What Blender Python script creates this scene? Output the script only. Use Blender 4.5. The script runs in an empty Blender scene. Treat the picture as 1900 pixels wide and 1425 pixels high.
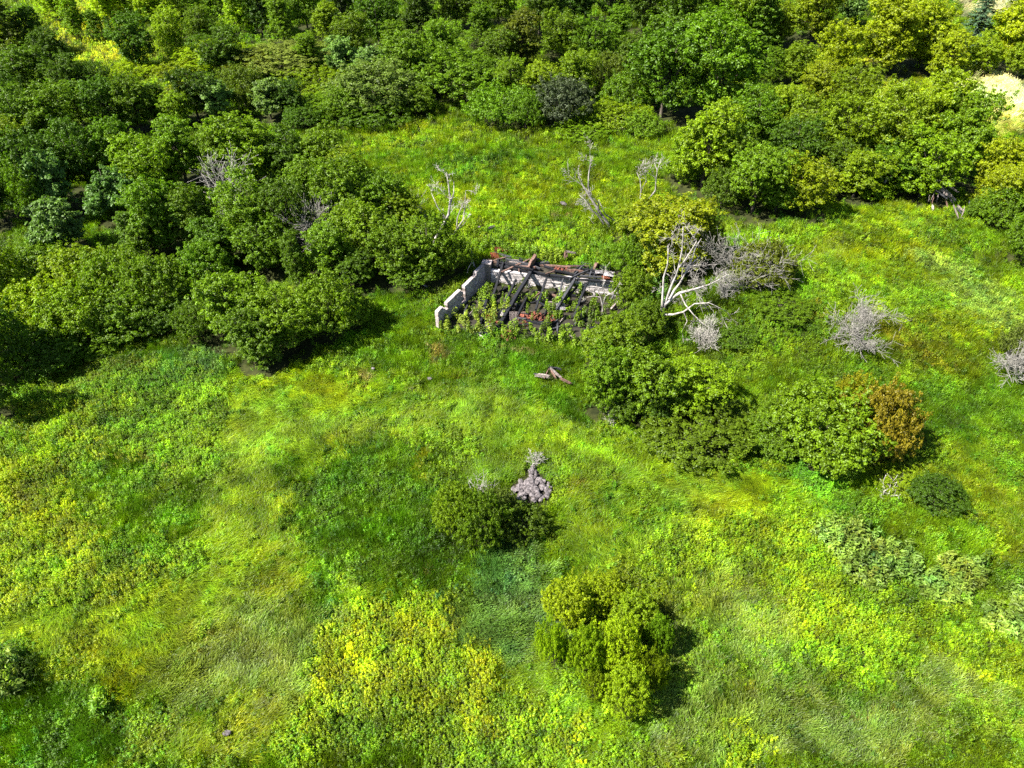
import bpy, math, random
import numpy as np
from mathutils import Vector, Matrix

random.seed(7)
rng = np.random.default_rng(7)
SC = bpy.context.scene
COL = SC.collection

# ---------------------------------------------------------------- camera, sky, sun, exposure
CAM_H, PITCH, FOC = 24.0, math.radians(41.0), 1310.0
cam_d = bpy.data.cameras.new("camera")
cam_d.sensor_width = 36.0
cam_d.lens = 36.0 * FOC / 1900.0
cam_d.clip_end = 3000.0
cam = bpy.data.objects.new("camera", cam_d)
cam.location = (0, 0, CAM_H)
cam.rotation_euler = (math.radians(90) - PITCH, 0, 0)
COL.objects.link(cam)
SC.camera = cam

SUN_EL = math.radians(50)
SUN_DIR = (-0.953, -0.30)                    # horizontal direction towards the sun
world = bpy.data.worlds.new("World")
SC.world = world
world.use_nodes = True
wn = world.node_tree
sky = wn.nodes.new("ShaderNodeTexSky")
sky.sky_type = 'NISHITA'
sky.sun_disc = False
sky.sun_elevation = SUN_EL
sky.sun_rotation = math.atan2(SUN_DIR[0], SUN_DIR[1])
bg = wn.nodes["Background"]
bg.inputs[1].default_value = 0.052
wn.links.new(sky.outputs[0], bg.inputs[0])
sun_d = bpy.data.lights.new("sun", 'SUN')
sun_d.energy = 5.0
sun_d.angle = math.radians(0.5)
sun_d.color = (1.0, 0.95, 0.86)
sun = bpy.data.objects.new("sun", sun_d)
sv = Vector((SUN_DIR[0] * math.cos(SUN_EL), SUN_DIR[1] * math.cos(SUN_EL), math.sin(SUN_EL)))
sun.rotation_euler = sv.to_track_quat('Z', 'Y').to_euler()
COL.objects.link(sun)
SC.view_settings.view_transform = 'Standard'
SC.view_settings.look = 'None'
SC.view_settings.gamma = 1.0
SC.view_settings.use_curve_mapping = False
SC.view_settings.exposure = 1.95
cy = SC.cycles
cy.max_bounces = 5
cy.diffuse_bounces = 3
cy.transmission_bounces = 3
cy.glossy_bounces = 1
cy.use_denoising = False
cy.use_adaptive_sampling = True
cy.adaptive_threshold = 0.02

# ---------------------------------------------------------------- noise and terrain
def _lat(seed):
    return np.random.default_rng(seed).random((64, 64))
_L = {}
def noise(x, y, scale, seed=0):
    if seed not in _L:
        _L[seed] = _lat(1000 + seed)
    g = _L[seed]
    u = np.asarray(x, float) / scale + 31.7 * (seed + 1)
    v = np.asarray(y, float) / scale + 17.3 * (seed + 1)
    iu = np.floor(u).astype(int); iv = np.floor(v).astype(int)
    fu = u - iu; fv = v - iv
    fu = fu * fu * (3 - 2 * fu); fv = fv * fv * (3 - 2 * fv)
    a = g[iu % 64, iv % 64]; b = g[(iu + 1) % 64, iv % 64]
    c = g[iu % 64, (iv + 1) % 64]; d = g[(iu + 1) % 64, (iv + 1) % 64]
    return (a * (1 - fu) + b * fu) * (1 - fv) + (c * (1 - fu) + d * fu) * fv
def fbm(x, y, scale, seed=0, n=3):
    s = 0; w = 0
    for k in range(n):
        s = s + noise(x, y, scale / 2 ** k, seed + 11 * k) * 0.5 ** k
        w += 0.5 ** k
    return s / w
def sstep(a, b, x):
    t = np.clip((np.asarray(x, float) - a) / (b - a), 0, 1)
    return t * t * (3 - 2 * t)

CP, SP = math.cos(PITCH), math.sin(PITCH)
def ray(px, py):
    a = (px - 950.0) / FOC; b = (712.5 - py) / FOC
    return Vector((a, CP + b * SP, -SP + b * CP))
def PZ(px, py, z):
    d = ray(px, py)
    return Vector((0, 0, CAM_H)) + d * ((CAM_H - z) / -d.z)
def PY(px, py, y):
    d = ray(px, py)
    return Vector((0, 0, CAM_H)) + d * (y / d.y)
A0 = PZ(900, 524, 0); B0 = PZ(1154, 551, 0); N0 = PZ(812, 610, 0)      # ruin: back corner, right end, near end
U = (B0 - A0); LU = U.length; U.normalize()
V = Vector((-U.y, U.x, 0))                                             # away from the camera
DV = abs((N0 - A0).dot(V)) + 0.2
BANK = 1.0
def height(x, y):
    x = np.asarray(x, float); y = np.asarray(y, float)
    u = (x - A0.x) * U.x + (y - A0.y) * U.y
    v = (x - A0.x) * V.x + (y - A0.y) * V.y
    bank = BANK * sstep(-DV, -0.3, v)
    wl = (N0 - A0).dot(U) * np.clip(v / (N0 - A0).dot(V), 0, 1.2)       # left wall line
    inside = sstep(-0.25, 0.02, u - wl) * (1 - sstep(LU - 0.3, LU + 1.3, u)) * (1 - sstep(-0.12, 0.08, v))
    h = bank * (1 - inside)
    r = np.hypot(u - 3.5, v + 2.5)
    m = sstep(6, 14, r)
    h = h + m * ((fbm(x, y, 13, 3) - 0.5) * 1.3 + (noise(x, y, 4.3, 5) - 0.5) * 0.25)
    h = h + (noise(x, y, 1.3, 8) - 0.5) * 0.10 * sstep(2, 6, r)
    h = h + sstep(60, 140, y) * 1.5
    return h
def H1(x, y):
    return float(height(x, y))
def G(px, py):
    z = 0.0
    for _ in range(12):
        p = PZ(px, py, z)
        z = 0.5 * z + 0.5 * H1(p.x, p.y)
    p = PZ(px, py, z); p.z = H1(p.x, p.y)
    return p
def proj(x, y, z):
    dx, dy, dz = x, y, z - CAM_H
    d = dy * CP - dz * SP
    return 950 + FOC * dx / d, 712.5 - FOC * (dy * SP + dz * CP) / d, d

# ---------------------------------------------------------------- materials
def mat_new(name):
    m = bpy.data.materials.new(name); m.use_nodes = True
    nt = m.node_tree
    for n in list(nt.nodes): nt.nodes.remove(n)
    return m, nt
def N(nt, t, **k):
    n = nt.nodes.new(t)
    for a, b in k.items(): setattr(n, a, b)
    return n
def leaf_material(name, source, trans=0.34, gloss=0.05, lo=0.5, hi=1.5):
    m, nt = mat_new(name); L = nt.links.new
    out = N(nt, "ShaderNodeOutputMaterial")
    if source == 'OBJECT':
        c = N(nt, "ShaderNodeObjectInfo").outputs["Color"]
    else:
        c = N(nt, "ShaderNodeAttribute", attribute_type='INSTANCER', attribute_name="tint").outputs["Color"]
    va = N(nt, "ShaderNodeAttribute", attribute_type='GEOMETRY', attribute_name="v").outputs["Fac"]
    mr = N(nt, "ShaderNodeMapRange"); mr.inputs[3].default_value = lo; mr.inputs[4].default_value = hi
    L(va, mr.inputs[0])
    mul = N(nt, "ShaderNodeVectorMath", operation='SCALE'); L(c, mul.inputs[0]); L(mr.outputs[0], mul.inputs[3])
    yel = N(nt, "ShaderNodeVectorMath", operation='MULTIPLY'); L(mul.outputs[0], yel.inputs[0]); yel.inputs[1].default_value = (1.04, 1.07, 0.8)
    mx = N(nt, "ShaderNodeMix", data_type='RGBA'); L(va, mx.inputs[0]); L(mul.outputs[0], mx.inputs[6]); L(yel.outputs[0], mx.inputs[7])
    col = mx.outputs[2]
    df = N(nt, "ShaderNodeBsdfDiffuse"); L(col, df.inputs[0])
    tc = N(nt, "ShaderNodeVectorMath", operation='MULTIPLY'); L(col, tc.inputs[0]); tc.inputs[1].default_value = (1.22, 1.5, 0.3)
    tr = N(nt, "ShaderNodeBsdfTranslucent"); L(tc.outputs[0], tr.inputs[0])
    m1 = N(nt, "ShaderNodeMixShader"); m1.inputs[0].default_value = trans
    L(df.outputs[0], m1.inputs[1]); L(tr.outputs[0], m1.inputs[2])
    gl = N(nt, "ShaderNodeBsdfGlossy"); gl.inputs["Roughness"].default_value = 0.42; gl.inputs[0].default_value = (0.9, 1, 0.85, 1)
    m2 = N(nt, "ShaderNodeMixShader"); m2.inputs[0].default_value = gloss
    L(m1.outputs[0], m2.inputs[1]); L(gl.outputs[0], m2.inputs[2])
    L(m2.outputs[0], out.inputs[0])
    return m
def rough_material(name, c1, c2, scale=6.0, rough=0.85, bump=0.4, stretch=(1, 1, 1), metal=0.0, c3=None, spec=0.3):
    m, nt = mat_new(name); L = nt.links.new
    out = N(nt, "ShaderNodeOutputMaterial")
    p = N(nt, "ShaderNodeBsdfPrincipled"); p.inputs["Roughness"].default_value = rough; p.inputs["Metallic"].default_value = metal
    p.inputs["Specular IOR Level"].default_value = spec
    tc = N(nt, "ShaderNodeTexCoord"); mp = N(nt, "ShaderNodeMapping"); mp.inputs["Scale"].default_value = stretch
    L(tc.outputs["Object"], mp.inputs[0])
    oi = N(nt, "ShaderNodeObjectInfo")
    ad = N(nt, "ShaderNodeVectorMath", operation='ADD'); L(mp.outputs[0], ad.inputs[0])
    sc = N(nt, "ShaderNodeMath", operation='MULTIPLY'); L(oi.outputs["Random"], sc.inputs[0]); sc.inputs[1].default_value = 37.0
    L(sc.outputs[0], ad.inputs[1])
    n1 = N(nt, "ShaderNodeTexNoise"); n1.inputs["Scale"].default_value = scale; n1.inputs["Detail"].default_value = 6; n1.inputs["Roughness"].default_value = 0.7
    L(ad.outputs[0], n1.inputs["Vector"])
    r = N(nt, "ShaderNodeValToRGB"); L(n1.outputs[0], r.inputs[0])
    r.color_ramp.elements[0].position = 0.36; r.color_ramp.elements[0].color = (*c1, 1)
    r.color_ramp.elements[1].position = 0.62; r.color_ramp.elements[1].color = (*c2, 1)
    if c3:
        e = r.color_ramp.elements.new(0.5); e.color = (*c3, 1)
    hv = N(nt, "ShaderNodeHueSaturation")
    mr = N(nt, "ShaderNodeMapRange"); mr.inputs[3].default_value = 0.75; mr.inputs[4].default_value = 1.2
    L(oi.outputs["Random"], mr.inputs[0]); L(mr.outputs[0], hv.inputs["Value"]); L(r.outputs[0], hv.inputs["Color"])
    L(hv.outputs[0], p.inputs["Base Color"])
    b = N(nt, "ShaderNodeBump"); b.inputs["Strength"].default_value = bump; b.inputs["Distance"].default_value = 0.03
    L(n1.outputs[0], b.inputs["Height"]); L(b.outputs[0], p.inputs["Normal"])
    L(p.outputs[0], out.inputs[0])
    return m

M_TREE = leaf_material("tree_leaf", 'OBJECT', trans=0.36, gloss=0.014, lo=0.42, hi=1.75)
M_GRASS = leaf_material("meadow_leaf", 'INSTANCER', trans=0.36, gloss=0.012, lo=0.35, hi=1.75)
M_BARK = rough_material("bark", (0.035, 0.028, 0.02), (0.10, 0.085, 0.065), 9, 0.95, 0.6, (1, 1, 0.3))
M_DEAD = rough_material("dead_wood", (0.09, 0.08, 0.07), (0.44, 0.41, 0.38), 5, 0.85, 0.4, (1, 1, 0.4))
M_TWIG = rough_material("grey_twig", (0.12, 0.112, 0.098), (0.33, 0.315, 0.285), 5, 0.9, 0.2)
M_CHAR = rough_material("charred_wood", (0.003, 0.0035, 0.005), (0.018, 0.019, 0.024), 14, 0.7, 0.8, (1, 1, 1), 0, None, 0.2)
M_CHARG = rough_material("weathered_charred_wood", (0.005, 0.006, 0.008), (0.060, 0.061, 0.070), 9, 0.7, 0.7, (1, 1, 1), 0, None, 0.4)
M_GREYWOOD = rough_material("weathered_wood", (0.06, 0.045, 0.04), (0.26, 0.22, 0.205), 10, 0.85, 0.5)
M_BROWNWOOD = rough_material("brown_wood", (0.04, 0.02, 0.016), (0.18, 0.11, 0.085), 10, 0.85, 0.5)
M_BLOCK = rough_material("concrete_block", (0.25, 0.205, 0.20), (0.43, 0.37, 0.36), 7, 0.95, 0.5)
M_MORTAR = rough_material("mortar", (0.10, 0.085, 0.07), (0.19, 0.16, 0.14), 9, 0.95, 0.4)
M_STONEW = rough_material("pale_wall_stone", (0.20, 0.18, 0.175), (0.52, 0.48, 0.47), 3.0, 0.95, 0.7, (1, 1, 2.5))
M_STONE = rough_material("field_stone", (0.022, 0.017, 0.018), (0.17, 0.15, 0.155), 3.5, 0.9, 0.6)
M_RUST = rough_material("rusty_metal", (0.09, 0.025, 0.015), (0.26, 0.075, 0.03), 4, 0.75, 0.3, (1, 1, 1), 0.2)
M_SHEET = rough_material("pale_metal_sheet", (0.20, 0.17, 0.17), (0.52, 0.50, 0.52), 4, 0.55, 0.2, (1, 1, 1), 0.3)
M_BRICK = rough_material("red_brick", (0.045, 0.018, 0.014), (0.20, 0.06, 0.035), 8, 0.95, 0.5)
M_SOIL = rough_material("bare_soil", (0.010, 0.010, 0.007), (0.045, 0.038, 0.026), 2, 1.0, 0.5)

def ground_material():
    m, nt = mat_new("meadow_ground"); L = nt.links.new
    out = N(nt, "ShaderNodeOutputMaterial"); p = N(nt, "ShaderNodeBsdfPrincipled"); p.inputs["Roughness"].default_value = 1
    p.inputs["Specular IOR Level"].default_value = 0.1
    g = N(nt, "ShaderNodeNewGeometry")
    n1 = N(nt, "ShaderNodeTexNoise"); n1.inputs["Scale"].default_value = 1.3; n1.inputs["Detail"].default_value = 8; n1.inputs["Roughness"].default_value = 0.75
    L(g.outputs["Position"], n1.inputs["Vector"])
    r = N(nt, "ShaderNodeValToRGB"); L(n1.outputs[0], r.inputs[0])
    r.color_ramp.elements[0].position = 0.35; r.color_ramp.elements[0].color = (0.010, 0.014, 0.005, 1)
    r.color_ramp.elements[1].position = 0.68; r.color_ramp.elements[1].color = (0.045, 0.050, 0.014, 1)
    L(r.outputs[0], p.inputs["Base Color"])
    b = N(nt, "ShaderNodeBump"); b.inputs["Strength"].default_value = 0.8; b.inputs["Distance"].default_value = 0.1
    L(n1.outputs[0], b.inputs["Height"]); L(b.outputs[0], p.inputs["Normal"]); L(p.outputs[0], out.inputs[0])
    return m

# ---------------------------------------------------------------- mesh helpers
def np_mesh(name, co, faces_flat, nper, mat, v=None, smooth=False):
    me = bpy.data.meshes.new(name)
    co = np.asarray(co, np.float32); nf = len(faces_flat) // nper
    me.vertices.add(len(co)); me.vertices.foreach_set("co", co.ravel())
    me.loops.add(len(faces_flat)); me.loops.foreach_set("vertex_index", np.asarray(faces_flat, np.int32))
    me.polygons.add(nf)
    me.polygons.foreach_set("loop_start", np.arange(0, nf * nper, nper, dtype=np.int32))
    me.update(calc_edges=True)
    if v is not None:
        a = me.attributes.new("v", 'FLOAT', 'POINT'); a.data.foreach_set("value", np.asarray(v, np.float32))
    if mat: me.materials.append(mat)
    if smooth: me.polygons.foreach_set("use_smooth", np.ones(nf, bool))
    me.validate()
    return me
def link(name, data, parent=None, loc=None):
    o = bpy.data.objects.new(name, data); COL.objects.link(o)
    if parent is not None: o.parent = parent
    if loc is not None: o.location = loc
    return o
def tag(o, label, cat, group=None):
    o["label"] = label; o["category"] = cat; o["kind"] = "thing"
    if group: o["group"] = group
    return o
def thing(name, label, cat, loc, group=None, rz=0.0):
    o = bpy.data.objects.new(name, None); COL.objects.link(o); o.location = loc; o.rotation_euler = (0, 0, rz)
    o.empty_display_size = 0.3
    return tag(o, label, cat, group)

def unit(a):
    return a / np.maximum(np.linalg.norm(a, axis=-1, keepdims=True), 1e-9)
def leaves_geo(R, pos, nrm, size, vv, aspect=0.62):
    """one folded diamond (two triangles) per leaf"""
    n = len(pos)
    t = unit(np.cross(nrm, unit(R.normal(size=(n, 3)))))
    b = np.cross(nrm, t)
    s = size[:, None]
    p0 = pos - t * s * 0.5
    p2 = pos + t * s * 0.5 - nrm * s * 0.12
    p1 = pos + b * s * 0.5 * aspect + nrm * s * 0.12
    p3 = pos - b * s * 0.5 * aspect + nrm * s * 0.12
    co = np.stack([p0, p1, p2, p3], 1).reshape(-1, 3)
    i = np.arange(n) * 4
    f = np.stack([i, i + 1, i + 2, i, i + 2, i + 3], 1).ravel()
    return co, f, np.repeat(vv, 4)

def tube_geo(paths, sides=5):
    """paths: lists of (x,y,z,r). Returns verts, tris"""
    co = []; fs = []; base = 0
    for path in paths:
        P = np.array([p[:3] for p in path], float); rad = [p[3] for p in path]
        k = len(P)
        for i in range(k):
            d = P[min(i + 1, k - 1)] - P[max(i - 1, 0)]
            d = d / (np.linalg.norm(d) + 1e-9)
            a = np.cross(d, [0.31, 0.9, 0.2] if abs(d[1]) < 0.9 else [1, 0, 0]); a /= np.linalg.norm(a) + 1e-9
            b = np.cross(d, a)
            for s in range(sides):
                an = 2 * math.pi * s / sides
                co.append(P[i] + (a * math.cos(an) + b * math.sin(an)) * rad[i])
        for i in range(k - 1):
            for s in range(sides):
                q = base + i * sides; s2 = (s + 1) % sides
                fs += [q + s, q + s2, q + sides + s2, q + s, q + sides + s2, q + sides + s]
        for s in range(1, sides - 1):
            q = base + (k - 1) * sides
            fs += [q, q + s, q + s + 1]
        base += k * sides
    return np.array(co), fs
def tube_mesh(name, paths, mat, sides=5):
    co, f = tube_geo(paths, sides)
    return np_mesh(name, co, f, 3, mat, None, True)

# ---------------------------------------------------------------- ground sheet
def axis(lo, hi, fine_lo, fine_hi, fine, coarse, grow=1.25):
    a = list(np.arange(fine_lo, fine_hi + 1e-6, fine))
    s = fine; x = fine_hi
    while x < hi:
        s = min(s * grow, coarse if x < 130 else 40); x += s; a.append(x)
    s = fine; x = fine_lo; pre = []
    while x > lo:
        s = min(s * grow, coarse if x > -130 else 40); x -= s; pre.append(x)
    return np.array(pre[::-1] + a)
gx = axis(-900, 900, -7, 11, 0.2, 0.9)
gy = axis(-40, 1400, 26, 42, 0.2, 0.9)
X, Y = np.meshgrid(gx, gy)
Z = height(X, Y)
nx, ny = len(gx), len(gy)
idx = np.arange(nx * ny).reshape(ny, nx)
quads = np.stack([idx[:-1, :-1], idx[:-1, 1:], idx[1:, 1:], idx[1:, :-1]], -1).reshape(-1)
gm = np_mesh("ground", np.stack([X, Y, Z], -1).reshape(-1, 3), quads, 4, ground_material(), None, True)
ground = link("ground", gm); ground["kind"] = "structure"

# ---------------------------------------------------------------- the meadow: patches of plants (centre, radii in metres worked out from the picture once)
# kinds: 0 upright grass, 1 leaning grass, 2 lodged grass, 3 broadleaf weeds, 4 milkweed, 5 seed grass, 6 small leafy weeds
cY = (0.172, 0.215, 0.003); cYG = (0.125, 0.190, 0.004); cG = (0.068, 0.138, 0.005); cD = (0.045, 0.100, 0.003)
cB = (0.062, 0.128, 0.030); cP = (0.12, 0.18, 0.035); cO = (0.13, 0.130, 0.006); cR = (0.15, 0.105, 0.04); cL = (0.190, 0.290, 0.018)
cM = (0.088, 0.150, 0.004); cS = (0.100, 0.135, 0.022); cE = (0.052, 0.128, 0.006); cOl = (0.098, 0.125, 0.004)
PATCH = [
 # px, py, rx, ry, deg, kind, tint, strength
 (950, 330, 420, 150, 0, 0, cYG, 1.0), (800, 300, 180, 30, 10, 0, cG, .6), (900, 390, 200, 40, 0, 0, cY, .35), (1050, 350, 170, 60, 0, 0, cY, .3),
 (850, 320, 120, 16, -12, 0, cE, .7), (1130, 300, 100, 30, 0, 0, cM, .7), (720, 260, 90, 22, 0, 0, cY, .5), (1010, 440, 180, 40, 0, 6, cM, .6),
 (1600, 480, 340, 130, 15, 1, cYG, 1.0), (1650, 470, 90, 60, 60, 0, cY, .6), (1500, 440, 120, 22, 0, 6, cM, .8), (1450, 400, 110, 20, 5, 0, cE, 1.0),
 (1740, 480, 60, 20, 10, 6, cP, .9), (1830, 560, 80, 45, 30, 6, cP, .8), (1760, 450, 80, 25, 20, 3, cG, .5), (1850, 470, 60, 60, 0, 0, cYG, .6),
 (1480, 520, 120, 45, 0, 6, cM, .9), (1470, 600, 110, 60, 0, 6, cG, .9), (1420, 660, 120, 40, -8, 6, cM, .9), (1500, 590, 60, 20, 0, 6, cO, .5),
 (1700, 560, 120, 60, 20, 6, cM, .6), (1740, 640, 130, 40, 15, 0, cOl, .9), (1690, 635, 60, 18, 20, 0, cO, .6), (1790, 600, 60, 30, 20, 0, cY, .5),
 (1560, 700, 150, 35, 0, 0, cM, .9), (1730, 745, 110, 70, 10, 0, cD, 1.0), (1840, 760, 80, 60, 30, 0, cG, .9), (1780, 830, 120, 35, 8, 2, cYG, .9),
 (1800, 900, 150, 60, 0, 0, cOl, .9), (1860, 840, 50, 60, 0, 6, cG, .5), (1700, 840, 60, 25, 0, 0, cM, .8),
 (1480, 900, 140, 55, 8, 6, cE, 1.0), (1400, 880, 80, 20, 10, 1, cYG, .7),
 (1800, 1010, 180, 80, 0, 0, cM, .9), (1840, 1100, 140, 70, 0, 6, cG, .6), (1860, 980, 70, 60, 0, 1, cOl, .8),
 # centre
 (640, 740, 260, 80, -8, 1, cYG, 1.0), (860, 660, 220, 60, 0, 0, cG, .9), (760, 650, 150, 40, 10, 0, cM, .7), (960, 730, 150, 45, 0, 0, cG, .8),
 (1040, 765, 60, 25, 0, 0, cE, 1.0), (760, 560, 60, 40, 0, 0, cG, .9), (1130, 500, 60, 40, 0, 6, cG, .8),
 (560, 830, 190, 90, -25, 2, cYG, .95), (480, 800, 120, 60, -25, 2, cL, .75), (650, 760, 120, 50, 0, 2, cL, .5), (560, 730, 100, 30, -5, 2, cY, .5),
 (850, 790, 140, 50, 0, 1, cYG, .8), (820, 820, 90, 40, 0, 2, cL, .6), (740, 740, 60, 25, 0, 1, cG, .7), (400, 960, 90, 90, -55, 2, cYG, .9),
 (430, 1040, 160, 60, -20, 1, cYG, .9), (500, 1000, 80, 50, -50, 2, cY, .5), (330, 1080, 150, 50, -30, 2, cYG, .9),
 (690, 950, 150, 130, 10, 0, cD, 1.0), (640, 1010, 110, 50, 0, 0, cG, .8), (770, 1010, 60, 60, 0, 0, cD, .9), (600, 880, 90, 40, -20, 0, cD, .7), (690, 860, 70, 40, 0, 0, cE, .7),
 (1130, 850, 130, 60, 0, 2, cYG, .9), (1250, 900, 130, 60, 5, 2, cL, .7), (1340, 940, 110, 45, 5, 2, cY, .8), (1180, 920, 100, 45, 10, 1, cYG, .9), (1060, 930, 40, 30, 0, 2, cY, .9),
 (1100, 960, 90, 60, 0, 2, cYG, .8), (1160, 950, 60, 25, -30, 0, cE, .6), (1090, 1050, 70, 30, 25, 2, cY, .9), (1180, 1010, 90, 40, 15, 2, cL, .6),
 (1300, 830, 150, 30, 8, 0, cE, .8), (1490, 960, 120, 30, 15, 1, cYG, .8), (1010, 860, 80, 40, 0, 1, cYG, .8),
 (1040, 810, 120, 30, 0, 1, cYG, .8),
 # lower left
 (350, 680, 170, 60, -18, 0, cG, .9), (370, 690, 110, 45, -15, 0, cB, .8), (200, 740, 150, 60, -25, 6, cOl, .9), (180, 800, 260, 110, -10, 3, cM, .9),
 (90, 880, 170, 120, 0, 3, cY, .8), (330, 770, 110, 60, 0, 6, cG, .8), (340, 830, 80, 50, 0, 6, cM, .8), (110, 1010, 150, 130, 0, 3, cY, .95), (60, 1130, 130, 90, 0, 3, cY, .7),
 (230, 920, 110, 90, 0, 0, cG, .95), (300, 980, 60, 60, 0, 0, cG, .7), (230, 1020, 45, 30, -50, 3, cG, .9),
 (170, 1180, 200, 60, -20, 2, cYG, .9), (300, 1200, 120, 80, -35, 2, cYG, .8), (130, 1260, 150, 50, -20, 1, cY, .6), (60, 1240, 40, 30, -60, 3, cD, .8),
 (470, 1220, 190, 120, -15, 5, cS, .95), (560, 1130, 110, 50, -15, 0, cG, .7), (400, 1130, 80, 40, 0, 1, cM, .7), (620, 1150, 40, 60, 0, 0, cB, .8),
 (350, 1370, 200, 60, -10, 1, cOl, .8), (420, 1390, 130, 50, 0, 2, cY, .45), (80, 1370, 130, 75, 0, 0, cE, 1.0), (40, 1300, 40, 30, 0, 4, cP, .8), (160, 1320, 30, 20, 0, 4, cG, .6),
 (760, 1150, 130, 70, 0, 3, cY, 1.0), (700, 1230, 160, 80, -10, 3, cY, 1.0), (790, 1300, 220, 90, 0, 3, cY, .95), (640, 1310, 110, 60, -30, 3, cY, .9), (720, 1400, 260, 60, 0, 3, cYG, .85),
 (690, 1060, 60, 30, 0, 1, cYG, .8), (750, 1080, 60, 20, 0, 0, cG, .6),
 (930, 1090, 85, 90, 0, 5, cB, 1.0), (910, 1050, 70, 40, 0, 0, cB, .8), (960, 1200, 60, 80, 0, 1, cM, .9), (1000, 1020, 60, 30, 0, 0, cE, .7), (930, 1290, 70, 40, 0, 6, cM, .7),
 # lower right
 (1330, 1080, 210, 110, 0, 6, cYG, .85), (1500, 1120, 260, 130, 10, 3, cYG, .8), (1560, 1170, 160, 70, 0, 3, cYG, .8), (1640, 1080, 120, 60, 0, 3, cM, .6),
 (1590, 1025, 85, 50, 15, 4, cP, .95), (1560, 985, 60, 30, 10, 4, cP, .8), (1730, 1060, 45, 50, 0, 4, cP, .7), (1850, 1110, 50, 35, 0, 4, cP, .8), (1640, 990, 60, 25, 15, 0, cG, .6),
 (1720, 1210, 180, 70, 0, 3, cYG, .6), (1330, 1200, 90, 100, 0, 5, cS, .6), (1300, 1150, 60, 60, 0, 0, cG, .6), (1330, 1240, 50, 40, 0, 0, cO, .25),
 (1400, 1330, 260, 80, 0, 5, cS, .75), (1700, 1340, 260, 80, 5, 5, cS, .6), (1600, 1290, 140, 50, 0, 0, cG, .7), (1550, 1390, 160, 40, 0, 5, cS, .8), (1840, 1390, 120, 60, 0, 6, cG, .8),
 (1350, 1390, 90, 45, 0, 3, cY, .8), (1300, 1280, 60, 60, 20, 0, cG, .6), (1100, 1380, 200, 50, 0, 0, cM, .8), (1000, 1390, 120, 40, 0, 6, cYG, .7), (1630, 1330, 60, 12, 5, 0, cR, .5),
 (1700, 1420, 150, 25, 0, 5, cS, .8),
 # bare or dry spots
 (830, 640, 22, 7, 0, 0, cR, .8), (690, 692, 9, 6, 0, 0, cR, .9), (868, 712, 14, 6, 0, 0, cR, .8), (800, 708, 9, 8, 0, 0, cR, .9), (594, 786, 15, 6, -20, 0, cR, .8), (945, 655, 16, 7, 0, 0, cR, .8),
 (775, 1018, 7, 6, 0, 0, cR, .8), (1080, 928, 18, 5, -20, 0, cR, .6), (780, 905, 9, 22, 0, 0, cO, .7), (1320, 1000, 8, 10, 0, 0, cO, .6), (660, 705, 60, 10, 0, 0, cO, .3), (270, 845, 60, 30, 0, 3, cO, .3),
 (850, 380, 22, 8, 0, 0, cR, .7), (1045, 388, 30, 7, 0, 0, cR, .6), (350, 1180, 20, 6, 0, 0, cO, .5), (1345, 1235, 10, 12, 0, 0, cR, .7), (1390, 1235, 8, 14, 0, 0, cD, .8),
 # far left clearing and far right clearing
 (210, 90, 190, 80, 15, 3, cY, 1.0), (400, 110, 80, 22, 0, 6, cY, .9), (270, 125, 80, 30, 0, 3, cY, .9), (170, 60, 80, 50, 40, 3, (.33, .32, .02), .8), (600, 165, 90, 18, -6, 6, cYG, .9),  # palest weed tint carries the sunlit brightness of the left clearing
 (1650, 150, 130, 40, 0, 1, cY, 1.0), (1640, 130, 60, 18, 0, 1, (.36, .34, .10), .7), (1490, 140, 40, 30, 0, 3, cY, .9), (1800, 180, 120, 60, 20, 1, cY, .9), (1880, 175, 90, 50, 10, 5, (.50, .46, .30), 1.0), (1870, 220, 60, 30, 10, 1, (.38, .36, .08), .9),
 (1830, 15, 50, 30, 0, 5, (.36, .33, .24), .9),
]
def blade_tuft(R, n, h, spread, lean, w, seg=3, flat=0.0, head=False):
    co = []; fs = []; vv = []; b = 0
    for i in range(n):
        r = spread * math.sqrt(R.random()); a = R.random() * 2 * math.pi
        x0, y0 = r * math.cos(a), r * math.sin(a)
        da = R.normal(0, 0.45) if lean > 0.4 else R.random() * 2 * math.pi
        ln = max(0.05, lean * (0.7 + 0.6 * R.random())) if lean > 0.4 else (0.12 + 0.3 * R.random())
        hh = h * (0.65 + 0.6 * R.random())
        pa = R.random() * math.pi if lean <= 0.4 else R.normal(math.pi / 2, 0.7)
        ca, sa = math.cos(da), math.sin(da); wa_, wb_ = math.cos(pa) * w, math.sin(pa) * w
        v = R.random()
        for s in range(seg + 1):
            t = s / seg
            ang = ln * (0.35 + 1.0 * t) * 1.25
            out_ = hh * t * math.sin(min(ang, 1.5)); up = hh * t * math.cos(min(ang, 1.5)) + 0.03
            ww = (1 - t) * 0.75 + 0.12
            if head and s == seg: ww = 0.9
            cx_, cy_ = x0 + ca * out_, y0 + sa * out_
            co += [(cx_ - wa_ * ww, cy_ - wb_ * ww, up), (cx_ + wa_ * ww, cy_ + wb_ * ww, up)]
            vv += [min(1, v * .7 + (.35 * t))] * 2
        for s in range(seg):
            q = b + s * 2
            fs += [q, q + 1, q + 3, q, q + 3, q + 2]
        b += 2 * (seg + 1)
    return np.array(co), fs, vv
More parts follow.
